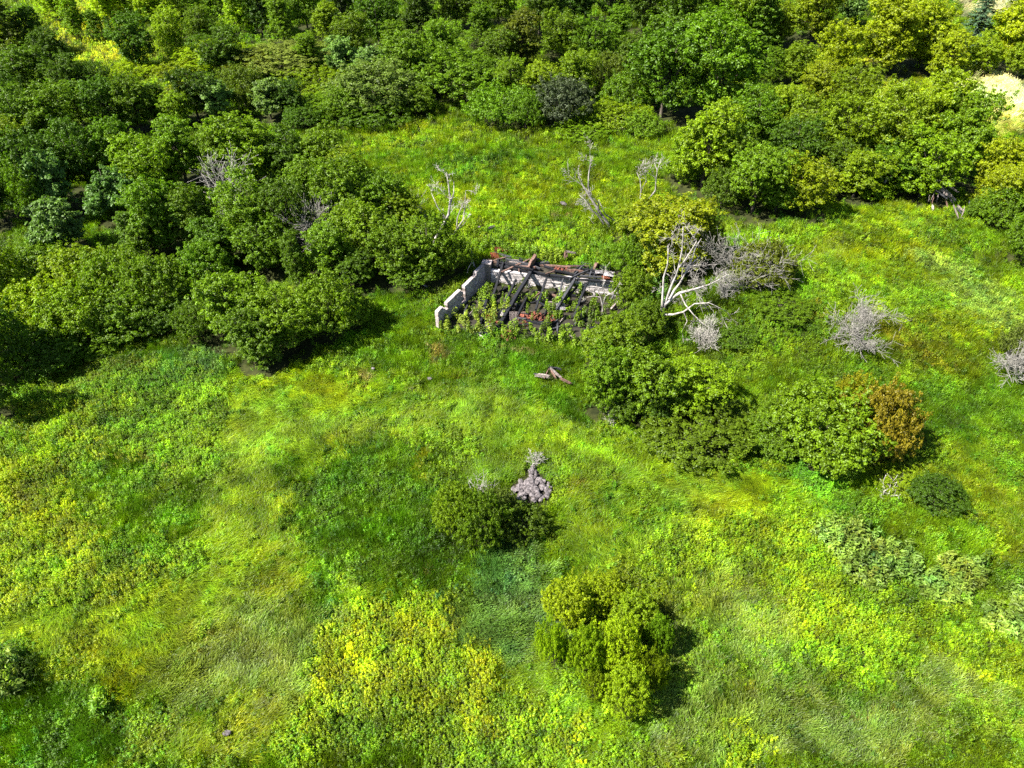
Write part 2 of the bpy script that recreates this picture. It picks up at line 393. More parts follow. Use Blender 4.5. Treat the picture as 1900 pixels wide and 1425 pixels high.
def weed_plant(R, n_stems, h, spread, leaf, per, aspect=0.6, up=0.85):
    pos = []; nr = []; sz = []; vv = []
    for i in range(n_stems):
        r = spread * math.sqrt(R.random()); a = R.random() * 6.283
        x0, y0 = r * math.cos(a), r * math.sin(a); hh = h * (0.7 + 0.5 * R.random()); v0 = R.random()
        for j in range(per):
            t = 1 - (j / per) ** 1.3 * 0.75
            aa = j * 2.4 + R.random(); rr = leaf * (0.35 + 0.75 * (1 - t) + 0.1 * R.random())
            pos.append((x0 + rr * math.cos(aa), y0 + rr * math.sin(aa), hh * t + R.normal(0, .012)))
            nr.append((math.cos(aa) * 0.45 + R.normal(0, .25), math.sin(aa) * 0.45 + R.normal(0, .25), up))
            sz.append(leaf * (0.8 + 0.5 * R.random())); vv.append(min(1, max(0, 0.25 + 0.5 * v0 + 0.25 * t + R.normal(0, .12))))
    return leaves_geo(R, np.array(pos), unit(np.array(nr)), np.array(sz), np.array(vv), aspect)

protos = {}
def make_protos():
    defs = {
        0: ("grass_tuft", [lambda R: blade_tuft(R, 46, .25, .20, 0.2, .011) for _ in range(3)]),
        1: ("leaning_tuft", [lambda R: blade_tuft(R, 44, .29, .19, 0.6, .011) for _ in range(3)]),
        2: ("lodged_tuft", [lambda R: blade_tuft(R, 40, .44, .19, 0.95, .012) for _ in range(3)]),
        3: ("weed_plant", [lambda R: weed_plant(R, 6 + R.integers(4), .20 + .16 * R.random(), .17, .048, 12) for _ in range(6)]),
        4: ("milkweed_plant", [lambda R: weed_plant(R, 3, .66, .14, .16, 12, .42, .7) for _ in range(3)]),
        5: ("seed_grass_tuft", [lambda R: blade_tuft(R, 42, .34, .20, 0.45, .009, 3, 0, True) for _ in range(3)]),
        6: ("leafy_weed", [lambda R: weed_plant(R, 9, .20 + .18 * R.random(), .19, .052, 9) for _ in range(4)]),
    }
    for k, (nm, fl) in defs.items():
        c = bpy.data.collections.new(nm + " shapes")
        for i, f in enumerate(fl):
            R = np.random.default_rng(100 * k + i)
            co, fs, vv = f(R)
            o = bpy.data.objects.new(nm, np_mesh(nm, co, fs, 3, M_GRASS, vv)); c.objects.link(o)
        protos[k] = (c, len(fl))
make_protos()

def scatter(name, pts, rot, scl, tint, pick, coll):
    me = bpy.data.meshes.new(name)
    me.vertices.add(len(pts)); me.vertices.foreach_set("co", np.asarray(pts, np.float32).ravel())
    for an, ty, prop, dat in (("rot", 'FLOAT_VECTOR', "vector", rot), ("scl", 'FLOAT_VECTOR', "vector", scl), ("tint", 'FLOAT_VECTOR', "vector", tint)):
        a = me.attributes.new(an, ty, 'POINT'); a.data.foreach_set(prop, np.asarray(dat, np.float32).ravel())
    a = me.attributes.new("pick", 'INT', 'POINT'); a.data.foreach_set("value", np.asarray(pick, np.int32))
    o = link(name, me)
    ng = bpy.data.node_groups.new(name + " scatter", 'GeometryNodeTree')
    ng.interface.new_socket("Geometry", in_out='INPUT', socket_type='NodeSocketGeometry')
    ng.interface.new_socket("Geometry", in_out='OUTPUT', socket_type='NodeSocketGeometry')
    L = ng.links.new
    gi = ng.nodes.new("NodeGroupInput"); go = ng.nodes.new("NodeGroupOutput")
    ip = ng.nodes.new("GeometryNodeInstanceOnPoints"); ci = ng.nodes.new("GeometryNodeCollectionInfo")
    ci.inputs["Collection"].default_value = coll; ci.inputs["Separate Children"].default_value = True; ci.inputs["Reset Children"].default_value = True
    ip.inputs["Pick Instance"].default_value = True
    def na(nm, ty):
        q = ng.nodes.new("GeometryNodeInputNamedAttribute"); q.data_type = ty; q.inputs["Name"].default_value = nm
        return q.outputs["Attribute"]
    L(gi.outputs[0], ip.inputs["Points"]); L(ci.outputs[0], ip.inputs["Instance"])
    L(na("pick", 'INT'), ip.inputs["Instance Index"])
    er = ng.nodes.new("FunctionNodeEulerToRotation"); L(na("rot", 'FLOAT_VECTOR'), er.inputs[0]); L(er.outputs[0], ip.inputs["Rotation"])
    L(na("scl", 'FLOAT_VECTOR'), ip.inputs["Scale"])
    L(ip.outputs[0], go.inputs[0])
    md = o.modifiers.new("scatter", 'NODES'); md.node_group = ng
    return o

# ---------------------------------------------------------------- trees and shrubs
def crown_mesh(name, seed, Wn, Hn, bottom, nl, ncl, per, leaf, puff, shape="round", aspect=0.62):
    R = np.random.default_rng(seed)
    # lobes
    lob = []
    for i in range(nl):
        a = i * 2.399 + R.random() * .8
        if shape == "dome":
            t = R.random(); rr = (0.15 + 0.75 * math.sqrt(R.random())) * Wn * 0.36; zc = Hn * (0.30 + 0.30 * (1 - (rr / (Wn * .36)) ** 2) + 0.08 * R.normal())
            rad = Wn * (0.17 + 0.10 * R.random())
            lob.append((rr * math.cos(a), rr * math.sin(a), zc, rad, min(rad, Hn * .36)))
        elif shape == "tall":
            t = (i + .5) / nl; zc = Hn * (bottom + 0.08 + (0.80 - bottom) * t); env = Wn * 0.5 * (1 - 0.62 * t)
            rr = env * (0.15 + .55 * R.random()); rad = Wn * (0.16 + .13 * R.random()) * (1.1 - .4 * t)
            lob.append((rr * math.cos(a), rr * math.sin(a), zc, rad, rad * 1.15))
        else:
            t = R.random(); zc = Hn * (bottom + (0.92 - bottom) * (0.15 + .70 * t)); env = Wn * 0.5 * math.sqrt(max(.15, 1 - (2 * (zc / Hn - .55)) ** 2))
            rr = env * (0.1 + .62 * R.random()); rad = Wn * (0.09 + .15 * R.random() ** 1.3)
            lob.append((rr * math.cos(a), rr * math.sin(a), zc, rad, rad * .95))
    lob = np.array(lob)
    pts = []; nor = []; tries = 0
    while len(pts) < ncl and tries < ncl * 12:
        tries += 1
        l = lob[R.integers(nl)]
        d = R.normal(size=3); d /= np.linalg.norm(d)
        if d[2] < -0.35 and shape != "dome": d[2] *= -0.5; d /= np.linalg.norm(d)
        if shape == "dome" and d[2] < -0.1: d[2] = abs(d[2]) * .3; d /= np.linalg.norm(d)
        bump = 1 + .22 * math.sin(d[0] * 5 + l[0] * 9) * math.sin(d[1] * 5 + l[1] * 7 + d[2] * 4)
        p = np.array([l[0] + d[0] * l[3] * bump, l[1] + d[1] * l[3] * bump, l[2] + d[2] * l[4] * bump])
        if p[2] < Hn * .03: p[2] = Hn * .05 * R.random() + .1
        q = (lob[:, :3] - p); q[:, 2] *= l[3] / l[4]
        dist = np.linalg.norm(q, axis=1)
        if (dist < lob[:, 3] * 0.82).sum() > 0: continue
        p = p + d * Wn * .04 * R.normal()
        pts.append(p); nor.append(d)
    for k in range(int(ncl * .05)):                     # stray shoots that stick out of the crown
        q = R.integers(len(pts)); d = unit(nor[q] + R.normal(0, .35, 3) + np.array([0, 0, .45]))
        for m_ in range(1, 4): pts.append(pts[q] + d * Wn * .035 * m_); nor.append(d)
    pts = np.array(pts); nor = np.array(nor); nc = len(pts)
    cv = R.random(nc)
    # leaves on each puff
    ci = np.repeat(np.arange(nc), per)
    d = unit(R.normal(size=(nc * per, 3)) + nor[ci] * 0.9 + np.array([0, 0, .35]))
    rad = puff * (0.45 + 0.6 * R.random(nc))[ci] * (0.55 + 0.5 * R.random(nc * per))
    pos = pts[ci] + d * rad[:, None] * np.array([1.15, 1.15, .8])
    nrm = unit(d * 0.8 + R.normal(size=d.shape) * 0.42 + np.array([0, 0, .45]))
    sz = leaf * (0.65 + .7 * R.random(nc * per))
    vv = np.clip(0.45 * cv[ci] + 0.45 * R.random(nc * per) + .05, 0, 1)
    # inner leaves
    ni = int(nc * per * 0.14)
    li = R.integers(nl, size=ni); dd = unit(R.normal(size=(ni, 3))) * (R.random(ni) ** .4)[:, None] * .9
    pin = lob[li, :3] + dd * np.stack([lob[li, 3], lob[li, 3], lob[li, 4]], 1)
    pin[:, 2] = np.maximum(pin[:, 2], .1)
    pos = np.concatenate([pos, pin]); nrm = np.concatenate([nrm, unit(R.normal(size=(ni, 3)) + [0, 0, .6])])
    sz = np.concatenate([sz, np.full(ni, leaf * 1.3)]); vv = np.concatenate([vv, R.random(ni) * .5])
    co, f, v4 = leaves_geo(R, pos, nrm, sz, vv, aspect)
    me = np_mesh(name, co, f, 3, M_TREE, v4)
    # trunk and limbs
    paths = []
    hb = Hn * (0.55 if shape != "dome" else 0.2)
    paths.append([(0, 0, -.3, .05 * Wn * .6), (R.normal(0, .05), R.normal(0, .05), hb * .5, .02 * Wn), (R.normal(0, .1), 0, hb, .014 * Wn), (0, 0, Hn * .85, .004 * Wn)])
    for l in lob:
        z0 = hb * (0.35 + .5 * R.random())
        paths.append([(0, 0, z0, .013 * Wn), (l[0] * .5, l[1] * .5, z0 + (l[2] - z0) * .6, .009 * Wn), (l[0], l[1], l[2], .004 * Wn)])
    tm = tube_mesh(name + "_trunk", paths, M_BARK, 5)
    return me, tm, Wn, Hn
KIN = {
 'R': [crown_mesh("round_crown", 10 + i, 5.0, 6.0, .04, 24, 860, 22, .135, .25) for i in range(5)],
 'T': [crown_mesh("tall_crown", 20 + i, 3.6, 7.0, .05, 16, 640, 22, .125, .23, "tall") for i in range(3)],
 'S': [crown_mesh("shrub_crown", 30 + i, 4.4, 3.0, .0, 20, 720, 22, .110, .21, "dome") for i in range(5)],
 'M': [crown_mesh("low_crown", 40 + i, 4.5, 2.0, .0, 18, 640, 20, .10, .19, "dome") for i in range(3)],
 'W': [crown_mesh("pale_crown", 50 + i, 4.4, 6.2, .04, 15, 480, 22, .20, .30, "round", .7) for i in range(2)],
}
def spruce():
    R = np.random.default_rng(77); Wn, Hn = 4.0, 9.0
    pos = []; nr = []; sz = []; vv = []
    z = .5; paths = [[(0, 0, -.3, .16), (0, 0, Hn * .6, .08), (0, 0, Hn, .01)]]
    while z < Hn - .1:
        r = Wn * .5 * (1 - z / Hn) ** .85; nb = 9
        for b in range(nb):
            a = R.random() * 6.283; rr = r * (.75 + .35 * R.random())
            paths.append([(0, 0, z, .02), (rr * math.cos(a), rr * math.sin(a), z - rr * .28, .006)])
            k = int(10 + rr * 26)
            t = R.random(k) ** .6
            side = R.normal(0, .13, k) * (1.2 - t)
            x = rr * t * math.cos(a) - side * math.sin(a); y = rr * t * math.sin(a) + side * math.cos(a)
            pos += list(zip(x, y, z - rr * t * .28 + R.normal(0, .04, k)))
            nr += [(math.cos(a) * .3 + R.normal(0, .3), math.sin(a) * .3 + R.normal(0, .3), .9) for _ in range(k)]
            sz += list(.2 * (.7 + .5 * R.random(k))); vv += list(np.clip(.2 + .7 * t * R.random(k), 0, 1))
        z += .27
    co, f, v4 = leaves_geo(R, np.array(pos), unit(np.array(nr)), np.array(sz), np.array(vv), .35)
    return [(np_mesh("spruce_crown", co, f, 3, M_TREE, v4), tube_mesh("spruce_trunk", paths, M_BARK, 5), Wn, Hn)]
KIN['C'] = spruce()

TI = dict(dk=(.040, .080, .004), md=(.060, .110, .004), gr=(.085, .148, .004), yg=(.120, .180, .004), ye=(.165, .215, .003), ol=(.080, .105, .006),
          pg=(.095, .165, .036), gg=(.090, .122, .020), og=(.125, .112, .008), bl=(.085, .15, .095), br=(.20, .27, .006), go=(.125, .162, .004))  # br has sunlit brightness mixed into its colour
NAMES = {'R': ("leafy_tree", "tree"), 'T': ("slender_tree", "tree"), 'S': ("shrub", "shrub"), 'M': ("low_shrub", "shrub"), 'W': ("poplar_tree", "tree"), 'C': ("spruce_tree", "tree")}
GRP = {'R': "broadleaf trees around the clearing", 'T': "slender young trees in the wood", 'S': "shrubs along the edge of the clearing", 'M': "low shrubs beside the meadow", 'W': "pale leaved poplars in the wood", 'C': None}
tree_n = 0
CROWNS = []
def fit(cx, top, base, wpx, low):
    P0 = G(cx, base); dep = proj(P0.x, P0.y, P0.z)[2]; wm = wpx * dep / FOC
    dist = math.hypot(P0.x, P0.y)                      # the near rim stands where the picture shows it
    kk = 1 + wm * (0.40 if low else 0.22) / dist
    B = Vector((P0.x * kk, P0.y * kk, 0)); B.z = H1(B.x, B.y)
    th = math.atan2(CAM_H, math.hypot(B.x, B.y))
    c0 = 0.0 if low else 0.52
    lo, hi = wm * (0.22 if low else .6), 16.0
    for _ in range(30):
        h = (lo + hi) / 2
        q = proj(B.x, B.y, B.z + h * c0); half = math.hypot(h * (1 - c0) * math.cos(th), wm * .5 * math.sin(th)) * FOC / q[2]
        if q[1] - half > top: lo = h
        else: hi = h
    dep = proj(B.x, B.y, B.z + h * .6)[2]
    wm = wpx * dep / FOC
    return B, h, wm, dep
def plant(cx, top, base, wpx, kd, tint, label, boost=1.0):
    global tree_n
    tree_n += 1
    R = random.Random(tree_n * 13 + 5)
    wpx *= 1.12 if kd in 'RT' else 1.06
    low = kd in 'SM'
    lim_ = base + (0.45 if base < 260 else .12) * (base - max(top, -10))
    while True:
        B, h, wm, dep = fit(cx, top, base, wpx, low)
        if low or h >= 1.15 * wm or base >= lim_: break
        base += 3
    CROWNS.append((B.x, B.y, wm * (.46 if not low else .36)))
    me, tm, Wn, Hn = KIN[kd][R.randrange(len(KIN[kd]))]
    nm, cat = NAMES[kd]
    e = thing(nm, label, cat, B, GRP[kd], R.random() * 6.28)
    cr = link("crown", me, e); tr = link("trunk", tm, e)
    s = (wm / Wn * 1.04, wm / Wn * 1.04, h / Hn * 1.0)
    cr.scale = s; tr.scale = s
    t = TI[tint] if isinstance(tint, str) else tint
    if cx > 1480 and base < 430 and tint in ('gr', 'yg', 'ye'): t = (t[0] * 1.3, t[1] * 1.15, t[2])  # sun haze over the far right trees, put into the leaf colour
    j = R.uniform(.85, 1.18); g = R.uniform(.9, 1.12)
    if 85 < cx < 360 and base < 112 or (cx < 480 and top < 0 and cx > 100): t = (t[0] * 1.6, t[1] * 1.45, t[2])  # sunlit look of the far left trees, painted as brighter leaf colour
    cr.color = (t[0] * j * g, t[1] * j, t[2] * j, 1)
    return e

F = [
 # ---- top left
 (18, -40, 120, 95, 'T', 'ol', "dim olive tree in the top left corner"),
 (78, 12, 108, 62, 'T', 'dk', "dark narrow tree at the left end of the bright yellow clearing"),
 (112, -40, 40, 60, 'T', 'yg', "bright green tree rising from the yellow clearing top left"),
 (150, -10, 78, 44, 'T', 'gr', "slender green tree in middle of the yellow clearing"),
 (205, -50, 50, 60, 'T', 'br', "light yellow green young tree at top edge over the yellow clearing"),
 (188, 20, 82, 34, 'T', 'md', "small dark conical tree inside the yellow clearing"),
 (240, -50, 25, 60, 'T', 'gr', "tall green tree cut by the top edge left of the rounded pair"),
 (265, 28, 108, 74, 'R', 'md', "rounded green tree with dark foot right of the yellow clearing"),
 (325, 12, 106, 58, 'R', 'gr', "bushy green tree beside the rounded one near the yellow mound"),
 (285, -50, 45, 60, 'T', 'yg', "young light tree behind the rounded green tree"),
 (335, -50, 40, 64, 'T', 'gr', "tall green tree at top edge behind the bushy pair"),
 (378, 8, 84, 52, 'R', 'gr', "green round topped tree above the yellow mound"),
 (425, 48, 112, 92, 'R', 'md', "dense green dome tree standing over the right end of the yellow mound"),
 (400, -55, 40, 60, 'T', 'md', "dark slim tree at top edge above the dome tree"),
 (450, -45, 70, 52, 'T', 'yg', "light green slim tree behind the dense dome tree"),
 (492, -60, 72, 56, 'T', 'dk', "dark slim tree with bare foot right of the dense dome tree"),
 (530, -5, 86, 52, 'T', 'gr', "fresh green tree with a dark hollow at its left foot"),
 (572, -40, 60, 62, 'R', 'gr', "green tree crossing the top edge left of the poplar"),
 (578, 62, 116, 52, 'T', 'gr', "small bright tree rising at right end of the grey green thicket"),
 (612, 5, 80, 56, 'T', 'yg', "yellow tinged green tree above the small bright tree"),
 (640, -50, 66, 66, 'R', 'dk', "dark tree at top edge with shadow below"),
 (535, 84, 152, 150, 'S', 'gg', "wide grey green thicket below the dense dome tree"),
 (465, 100, 150, 90, 'S', 'ol', "olive bush joining the left side of the grey green thicket"),
 (395, 93, 132, 120, 'M', 'ye', "bright yellow mound of brush below the dome tree"),
 (330, 118, 150, 70, 'M', 'ye', "yellow brush left of the bright mound"),
 (245, 118, 152, 80, 'M', 'ye', "yellow brush at the lower end of the clearing top left"),
 (140, 98, 168, 62, 'R', 'md', "dark green bush below the yellow clearing with shaded right side"),
 (180, 120, 178, 56, 'S', 'dk', "small dark bush beside the dark green one"),
 (60, 82, 158, 110, 'R', 'md', "leafy tree at upper left below the dim olive tree"),
 (110, 55, 115, 60, 'R', 'dk', "nearly black tree at the left foot of the yellow clearing"),
 (20, 128, 240, 80, 'R', 'dk', "dark tree at left edge in its upper part"),
 (60, 160, 270, 95, 'R', 'md', "green tree by the left edge above the yellow topped one"),
 (115, 158, 250, 90, 'R', 'gr', "olive green feathery tree in the upper left wood"),
 (160, 150, 235, 70, 'T', 'gr', "feathery tree with a pointed top in the upper left wood"),
 (215, 142, 240, 80, 'R', 'md', "mid green tree below the yellow brush"),
 (268, 142, 250, 72, 'R', 'gr', "green tree with reddish twigs on its right below the clearing"),
 (300, 150, 235, 60, 'T', 'md', "dark green pointed tree left of the small yellowish one"),
 (338, 166, 245, 58, 'R', 'yg', "small yellowish tree in the middle of the upper left wood"),
 (372, 120, 195, 80, 'R', 'dk', "dark tree below the yellow mound"),
 (412, 138, 205, 70, 'W', 'pg', "pale leaved bush with whitish leaves below the thicket"),
 (460, 128, 210, 74, 'S', 'ol', "brownish olive bush between two pale leaved ones"),
 (505, 140, 222, 66, 'W', 'pg', "pale pointed tree right of the brownish bush"),
 (545, 150, 215, 52, 'R', 'dk', "dark bush in front of the sunny weed bank"),
 (590, 144, 186, 130, 'M', 'yg', "sunny yellow green bank of low brush left of the two big domes"),
 (600, 178, 225, 90, 'S', 'gr', "mottled green bush below the sunny bank"),
 (565, 200, 245, 60, 'S', 'md', "dark green bush under the sunny bank at its left end"),
 (640, 170, 235, 60, 'S', 'gr', "green shrub at the left foot of the brownish dome"),
 (640, 62, 140, 62, 'W', 'pg', "pale grey green poplar left of the other poplar"),
 (690, 72, 150, 62, 'W', 'pg', "pale poplar with bright tips standing above the brownish dome"),
 (660, 20, 110, 66, 'R', 'gr', "green tree behind the two pale poplars"),
 (705, -20, 92, 76, 'R', 'md', "large green tree at top edge behind the poplars"),
 (735, 40, 128, 56, 'T', 'gr', "green tree between the poplars and the wide dome"),
 # ---- top middle
 (700, 126, 225, 146, 'S', 'gg', "large brownish green dome shrub at the far edge of the meadow"),
 (838, 104, 200, 160, 'S', 'md', "wide dense dark green dome shrub right of the brownish one"),
 (700, 195, 240, 150, 'M', 'md', "low green skirt of brush below the brownish dome"),
 (775, 165, 222, 60, 'S', 'gr', "green shrub wedged between the two big domes"),
 (760, 60, 140, 80, 'R', 'gr', "mid green tree just behind the left shoulder of the wide dome"),
 (780, -30, 70, 72, 'R', 'dk', "dark tree at top edge left of the pointed one"),
 (820, 30, 112, 70, 'R', 'gr', "olive green tree behind the wide dome shrub"),
 (850, -40, 50, 70, 'R', 'md', "tree cut by the top edge behind the pointed one"),
 (893, 8, 92, 54, 'T', 'gr', "pointed bright green tree near the top middle"),
 (930, 50, 130, 66, 'R', 'md', "green tree right of the wide dome shrub"),
 (965, 18, 100, 86, 'R', 'ol', "olive rounded tree right of the pointed green tree"),
 (925, -50, 40, 70, 'R', 'gr', "mid green tree at top edge above the olive one"),
 (1000, -40, 60, 80, 'R', 'md', "dense tree at the middle of the top edge"),
 (1040, 15, 105, 70, 'R', 'gr', "rounded green tree above the bright pair in the middle"),
 (1065, -50, 40, 72, 'R', 'dk', "dark tree at top edge right of the middle"),
 (1100, 30, 112, 72, 'R', 'gr', "fresh green tree left of the tall forked top tree"),
 (1140, 12, 115, 56, 'T', 'gr', "tall green tree with a small forked top"),
 (1165, 55, 160, 66, 'R', 'md', "shady green tree left of the giant dark tree"),
 (1130, -50, 45, 62, 'R', 'dk', "dark tree at top edge behind the forked one"),
 (1190, -45, 60, 80, 'R', 'dk', "very dark tree at top edge before the giant tree"),
 (900, 120, 185, 60, 'S', 'md', "green shrub at right shoulder of the wide dome"),
 (945, 100, 170, 64, 'R', 'gr', "green bush below the olive rounded tree"),
 (1000, 114, 192, 60, 'R', 'yg', "yellow green round tree left of the taller bright one"),
 (1065, 86, 182, 74, 'R', 'yg', "tall bright green round tree above the grey shrub"),
 (1120, 105, 178, 60, 'S', 'ol', "brownish shrub right of the tall bright round tree"),
 (1160, 140, 215, 80, 'S', 'gr', "green brush at the left foot of the giant tree"),
 (1040, 155, 245, 96, 'S', (.05, .062, .03), "dark grey leaved shrub at the far edge of the meadow"),
 (935, 168, 243, 110, 'M', 'gr', "bright low shrub on the left of the dark grey one"),
 (975, 180, 248, 70, 'M', 'gr', "green low shrub touching the dark grey shrub"),
 (1140, 192, 250, 110, 'M', 'yg', "yellowish low brush right of the dark grey shrub"),
 (1080, 228, 262, 90, 'M', 'gr', "low strip of leafy brush in front of the dark grey shrub"),
 (1190, 212, 258, 70, 'M', 'gr', "low green brush below the giant tree"),
 # ---- top right
 (1225, 50, 200, 130, 'R', 'md', "giant dark green tree, left half of the big pair"),
 (1315, 28, 190, 150, 'R', 'gr', "giant green tree, right half of the big pair"),
 (1255, -60, 90, 110, 'R', 'md', "green tree rising behind the giant pair at the top edge"),
 (1340, -60, 70, 110, 'R', 'gr', "leafy tree at top edge above the giant pair"),
 (1400, -20, 110, 70, 'T', 'md', "green tree right of the giant pair with dark gap beside it"),
 (1440, 5, 95, 66, 'R', 'yg', "yellow green tree at top right of the giant pair"),
 (1425, 88, 158, 44, 'T', 'gr', "small green tree in front of the dark gap"),
 (1468, 72, 150, 64, 'R', 'yg', "bright bushy tree left of the yellow column tree"),
 (1500, -40, 82, 90, 'R', 'yg', "sunlit tree at top edge above the yellow column tree"),
 (1545, 36, 132, 76, 'R', 'ye', "yellow column shaped tree beside the black gap"),
 (1560, -45, 60, 60, 'W', 'pg', "pale grey green tree at the top edge behind the yellow column"),
 (1632, -10, 118, 110, 'R', 'yg', "large tree with black shade beneath, left of its twin"),
 (1700, -5, 116, 96, 'R', 'yg', "large sunlit tree with black shade beneath, beside the spruce"),
 (1640, -60, 60, 90, 'R', 'ye', "yellow sunlit tree at top edge behind the shaded pair"),
 (1788, -30, 118, 90, 'C', 'bl', "blue grey spruce near the top right corner"),
 (1745, 55, 140, 70, 'R', 'yg', "green tree at the left foot of the blue spruce"),
 (1865, -5, 130, 96, 'R', 'ye', "yellow tree in the top right corner"),
 (1810, 60, 140, 60, 'R', 'yg', "sunlit tree between the spruce and the corner tree"),
 (1880, 80, 140, 50, 'R', 'gr', "green tree at right edge over the pale sandy patch"),
 (1510, 112, 190, 66, 'R', 'yg', "bush in front of the yellow column tree"),
 (1570, 118, 190, 78, 'R', 'gr', "green bush left of the sunny grass gap"),
 (1440, 150, 235, 70, 'R', 'yg', "yellow green round tree right of the giant pair"),
 (1390, 155, 262, 96, 'R', 'gr', "green tree in front of the giant pair on its right"),
 (1490, 175, 280, 90, 'R', 'gr', "mid green tree left of the big round thicket"),
 (1298, 185, 360, 118, 'R', 'yg', "tall bright tree at the right edge of the far meadow"),
 (1345, 235, 350, 80, 'R', 'gr', "green tree right behind the tall bright one"),
 (1260, 250, 340, 60, 'T', 'yg', "slim yellow green tree at left side of the tall bright tree"),
 (1555, 170, 320, 110, 'R', 'gr', "round green tree in the right thicket, leftmost of the broad three"),
 (1630, 150, 330, 120, 'R', 'gr', "round tree in the middle of the right thicket"),
 (1705, 130, 320, 130, 'R', 'yg', "sunlit broad tree in the upper right thicket"),
 (1757, 172, 340, 92, 'R', 'gr', "broad green tree right of the sunlit broad one"),
 (1700, 230, 362, 110, 'R', 'gr', "green tree above the collapsed timber heap"),
 (1640, 260, 350, 90, 'R', 'md', "shady tree behind the pale leaning snag"),
 (1580, 270, 362, 90, 'R', 'gr', "lower tree in right thicket left of the pale snag"),
 (1530, 255, 345, 70, 'R', 'md', "dark gap filling tree between the thicket and the twin bushes"),
 (1460, 215, 330, 84, 'R', 'dk', "dark tree behind the twin bushes"),
 (1392, 268, 398, 104, 'R', 'gr', "left one of the twin bushes at the right meadow edge"),
 (1482, 282, 388, 92, 'R', 'yg', "right one of the twin bushes at the right meadow edge"),
 (1435, 330, 404, 60, 'S', 'gr', "small bush between the twin bushes"),
 (1335, 320, 395, 66, 'S', 'md', "dark bush left of the twin bushes"),
 (1520, 320, 372, 50, 'S', 'gr', "little green bush right of the twin bushes"),
 (1610, 330, 372, 60, 'S', 'gr', "low bush left of the pale snag"),
 (1680, 320, 368, 60, 'S', 'md', "low dark bush right of the pale snag"),
 (1838, 252, 360, 90, 'R', 'yg', "yellow green tree below the sandy patch at right edge"),
 (1893, 282, 410, 84, 'R', 'ye', "yellow sunlit tree at the right edge"),
 (1835, 300, 400, 80, 'R', 'yg', "green tree behind the timber heap on its right"),
 (1845, 350, 430, 86, 'S', 'gr', "bush right of the timber heap"),
 (1812, 372, 412, 44, 'S', 'md', "small dark bush touching the timber heap"),
 (1885, 390, 500, 80, 'S', 'gr', "leafy bush at right edge below the yellow sunlit tree"),
 # ---- left wood, middle
 (25, 215, 330, 90, 'R', 'yg', "yellow topped tree at left edge"),
 (15, 290, 420, 90, 'R', 'dk', "dark tree at left edge beside the black hollow"),
 (90, 240, 400, 100, 'R', 'dk', "dark tree behind the two pale leaved trees at left"),
 (128, 262, 410, 80, 'W', 'pg', "pale leaved tree at left, upper one of two in a column"),
 (135, 352, 486, 92, 'W', 'pg', "pale leaved tree at left, lower one of two in a column"),
 (82, 285, 420, 60, 'R', 'gr', "green tree at the left side of the upper pale tree"),
 (175, 215, 370, 90, 'R', 'md', "dark olive tree above the black gap in the left wood"),
 (225, 215, 360, 90, 'R', 'gr', "feathery green tree in the middle of the left wood"),
 (228, 296, 424, 84, 'W', (.05, .11, .02), "green tree with whitish leaf tips before the black gap"),
 (290, 240, 380, 100, 'R', 'yg', "yellow tipped olive tree in the left wood"),
 (350, 215, 350, 100, 'R', 'gr', "olive green tree left of the big light topped tree"),
 (265, 390, 490, 50, 'T', 'md', "thin green tree in front of the black gap"),
 (480, 202, 345, 128, 'R', 'yg', "big light topped tree with a dark heart in the left wood"),
 (420, 225, 350, 84, 'R', 'gr', "green tree between the olive one and the light topped one"),
 (550, 235, 345, 90, 'R', 'md', "shady green tree right of the light topped tree"),
 (605, 235, 340, 90, 'R', 'gr', "green tree at the left end of the far meadow"),
 (650, 262, 360, 80, 'R', 'yg', "yellow edged tree sloping down to the far meadow"),
 (325, 318, 480, 110, 'R', 'gr', "round mid green tree left of the grey dead tops"),
 (385, 330, 470, 84, 'R', 'md', "green tree around the lone grey dead twig"),
 (300, 380, 490, 80, 'R', 'gr', "green tree just above the low shrub band, left part"),
 (420, 400, 520, 90, 'R', 'md', "shady tree below the grey dead tops"),
 (480, 318, 470, 110, 'R', 'gr', "round tree right of the grey dead tops"),
 (545, 330, 470, 84, 'R', 'md', "dark green tree left of the bare crowned one"),
 (500, 400, 515, 84, 'R', 'gr', "green tree with tangled dead twigs at its foot"),
 (590, 290, 430, 90, 'R', 'gr', "green tree behind the bare crowned one"),
 (650, 298, 450, 100, 'R', 'gr', "bright crowned tree at the right part of the left wood"),
 (715, 310, 440, 100, 'R', 'gr', "rounded tree next to the meadow with dark right side"),
 (760, 345, 450, 70, 'R', 'yg', "light green tree at the meadow corner by the dead saplings"),
 (690, 370, 500, 96, 'R', 'gr', "leafy tree with pale dead twigs in front"),
 (620, 400, 520, 90, 'R', 'gr', "green tree above the black hollow in the left wood"),
 (560, 425, 540, 44, 'T', 'md', "ivy green column between two black hollows"),
 (740, 405, 530, 84, 'R', 'gr', "green tree left of the leaning white trunk"),
 (800, 395, 528, 84, 'R', 'gr', "round shrub tree behind the leaning white trunk"),
 (670, 460, 535, 70, 'R', 'md', "dark green bush at the wood edge left of the ruin"),
 (770, 470, 545, 90, 'S', 'md', "dark shrub at the wood edge nearest the ruin"),
 (845, 440, 520, 60, 'S', 'gr', "small bush just left of the block wall corner"),
 # ---- low shrub band on the left
 (20, 458, 600, 110, 'S', 'yg', "light green shrub at left edge below the black hollow"),
 (95, 462, 560, 120, 'S', 'gr', "fresh green shrub below the lower pale tree, left side"),
 (170, 462, 570, 110, 'S', 'yg', "bright shrub below the lower pale tree"),
 (245, 465, 580, 110, 'S', 'gr', "green shrub below the thin green tree"),
 (315, 480, 600, 110, 'S', 'gr', "green shrub left of the pale leaning board"),
 (90, 525, 640, 130, 'S', 'ye', "yellow topped shrub in the low band at left"),
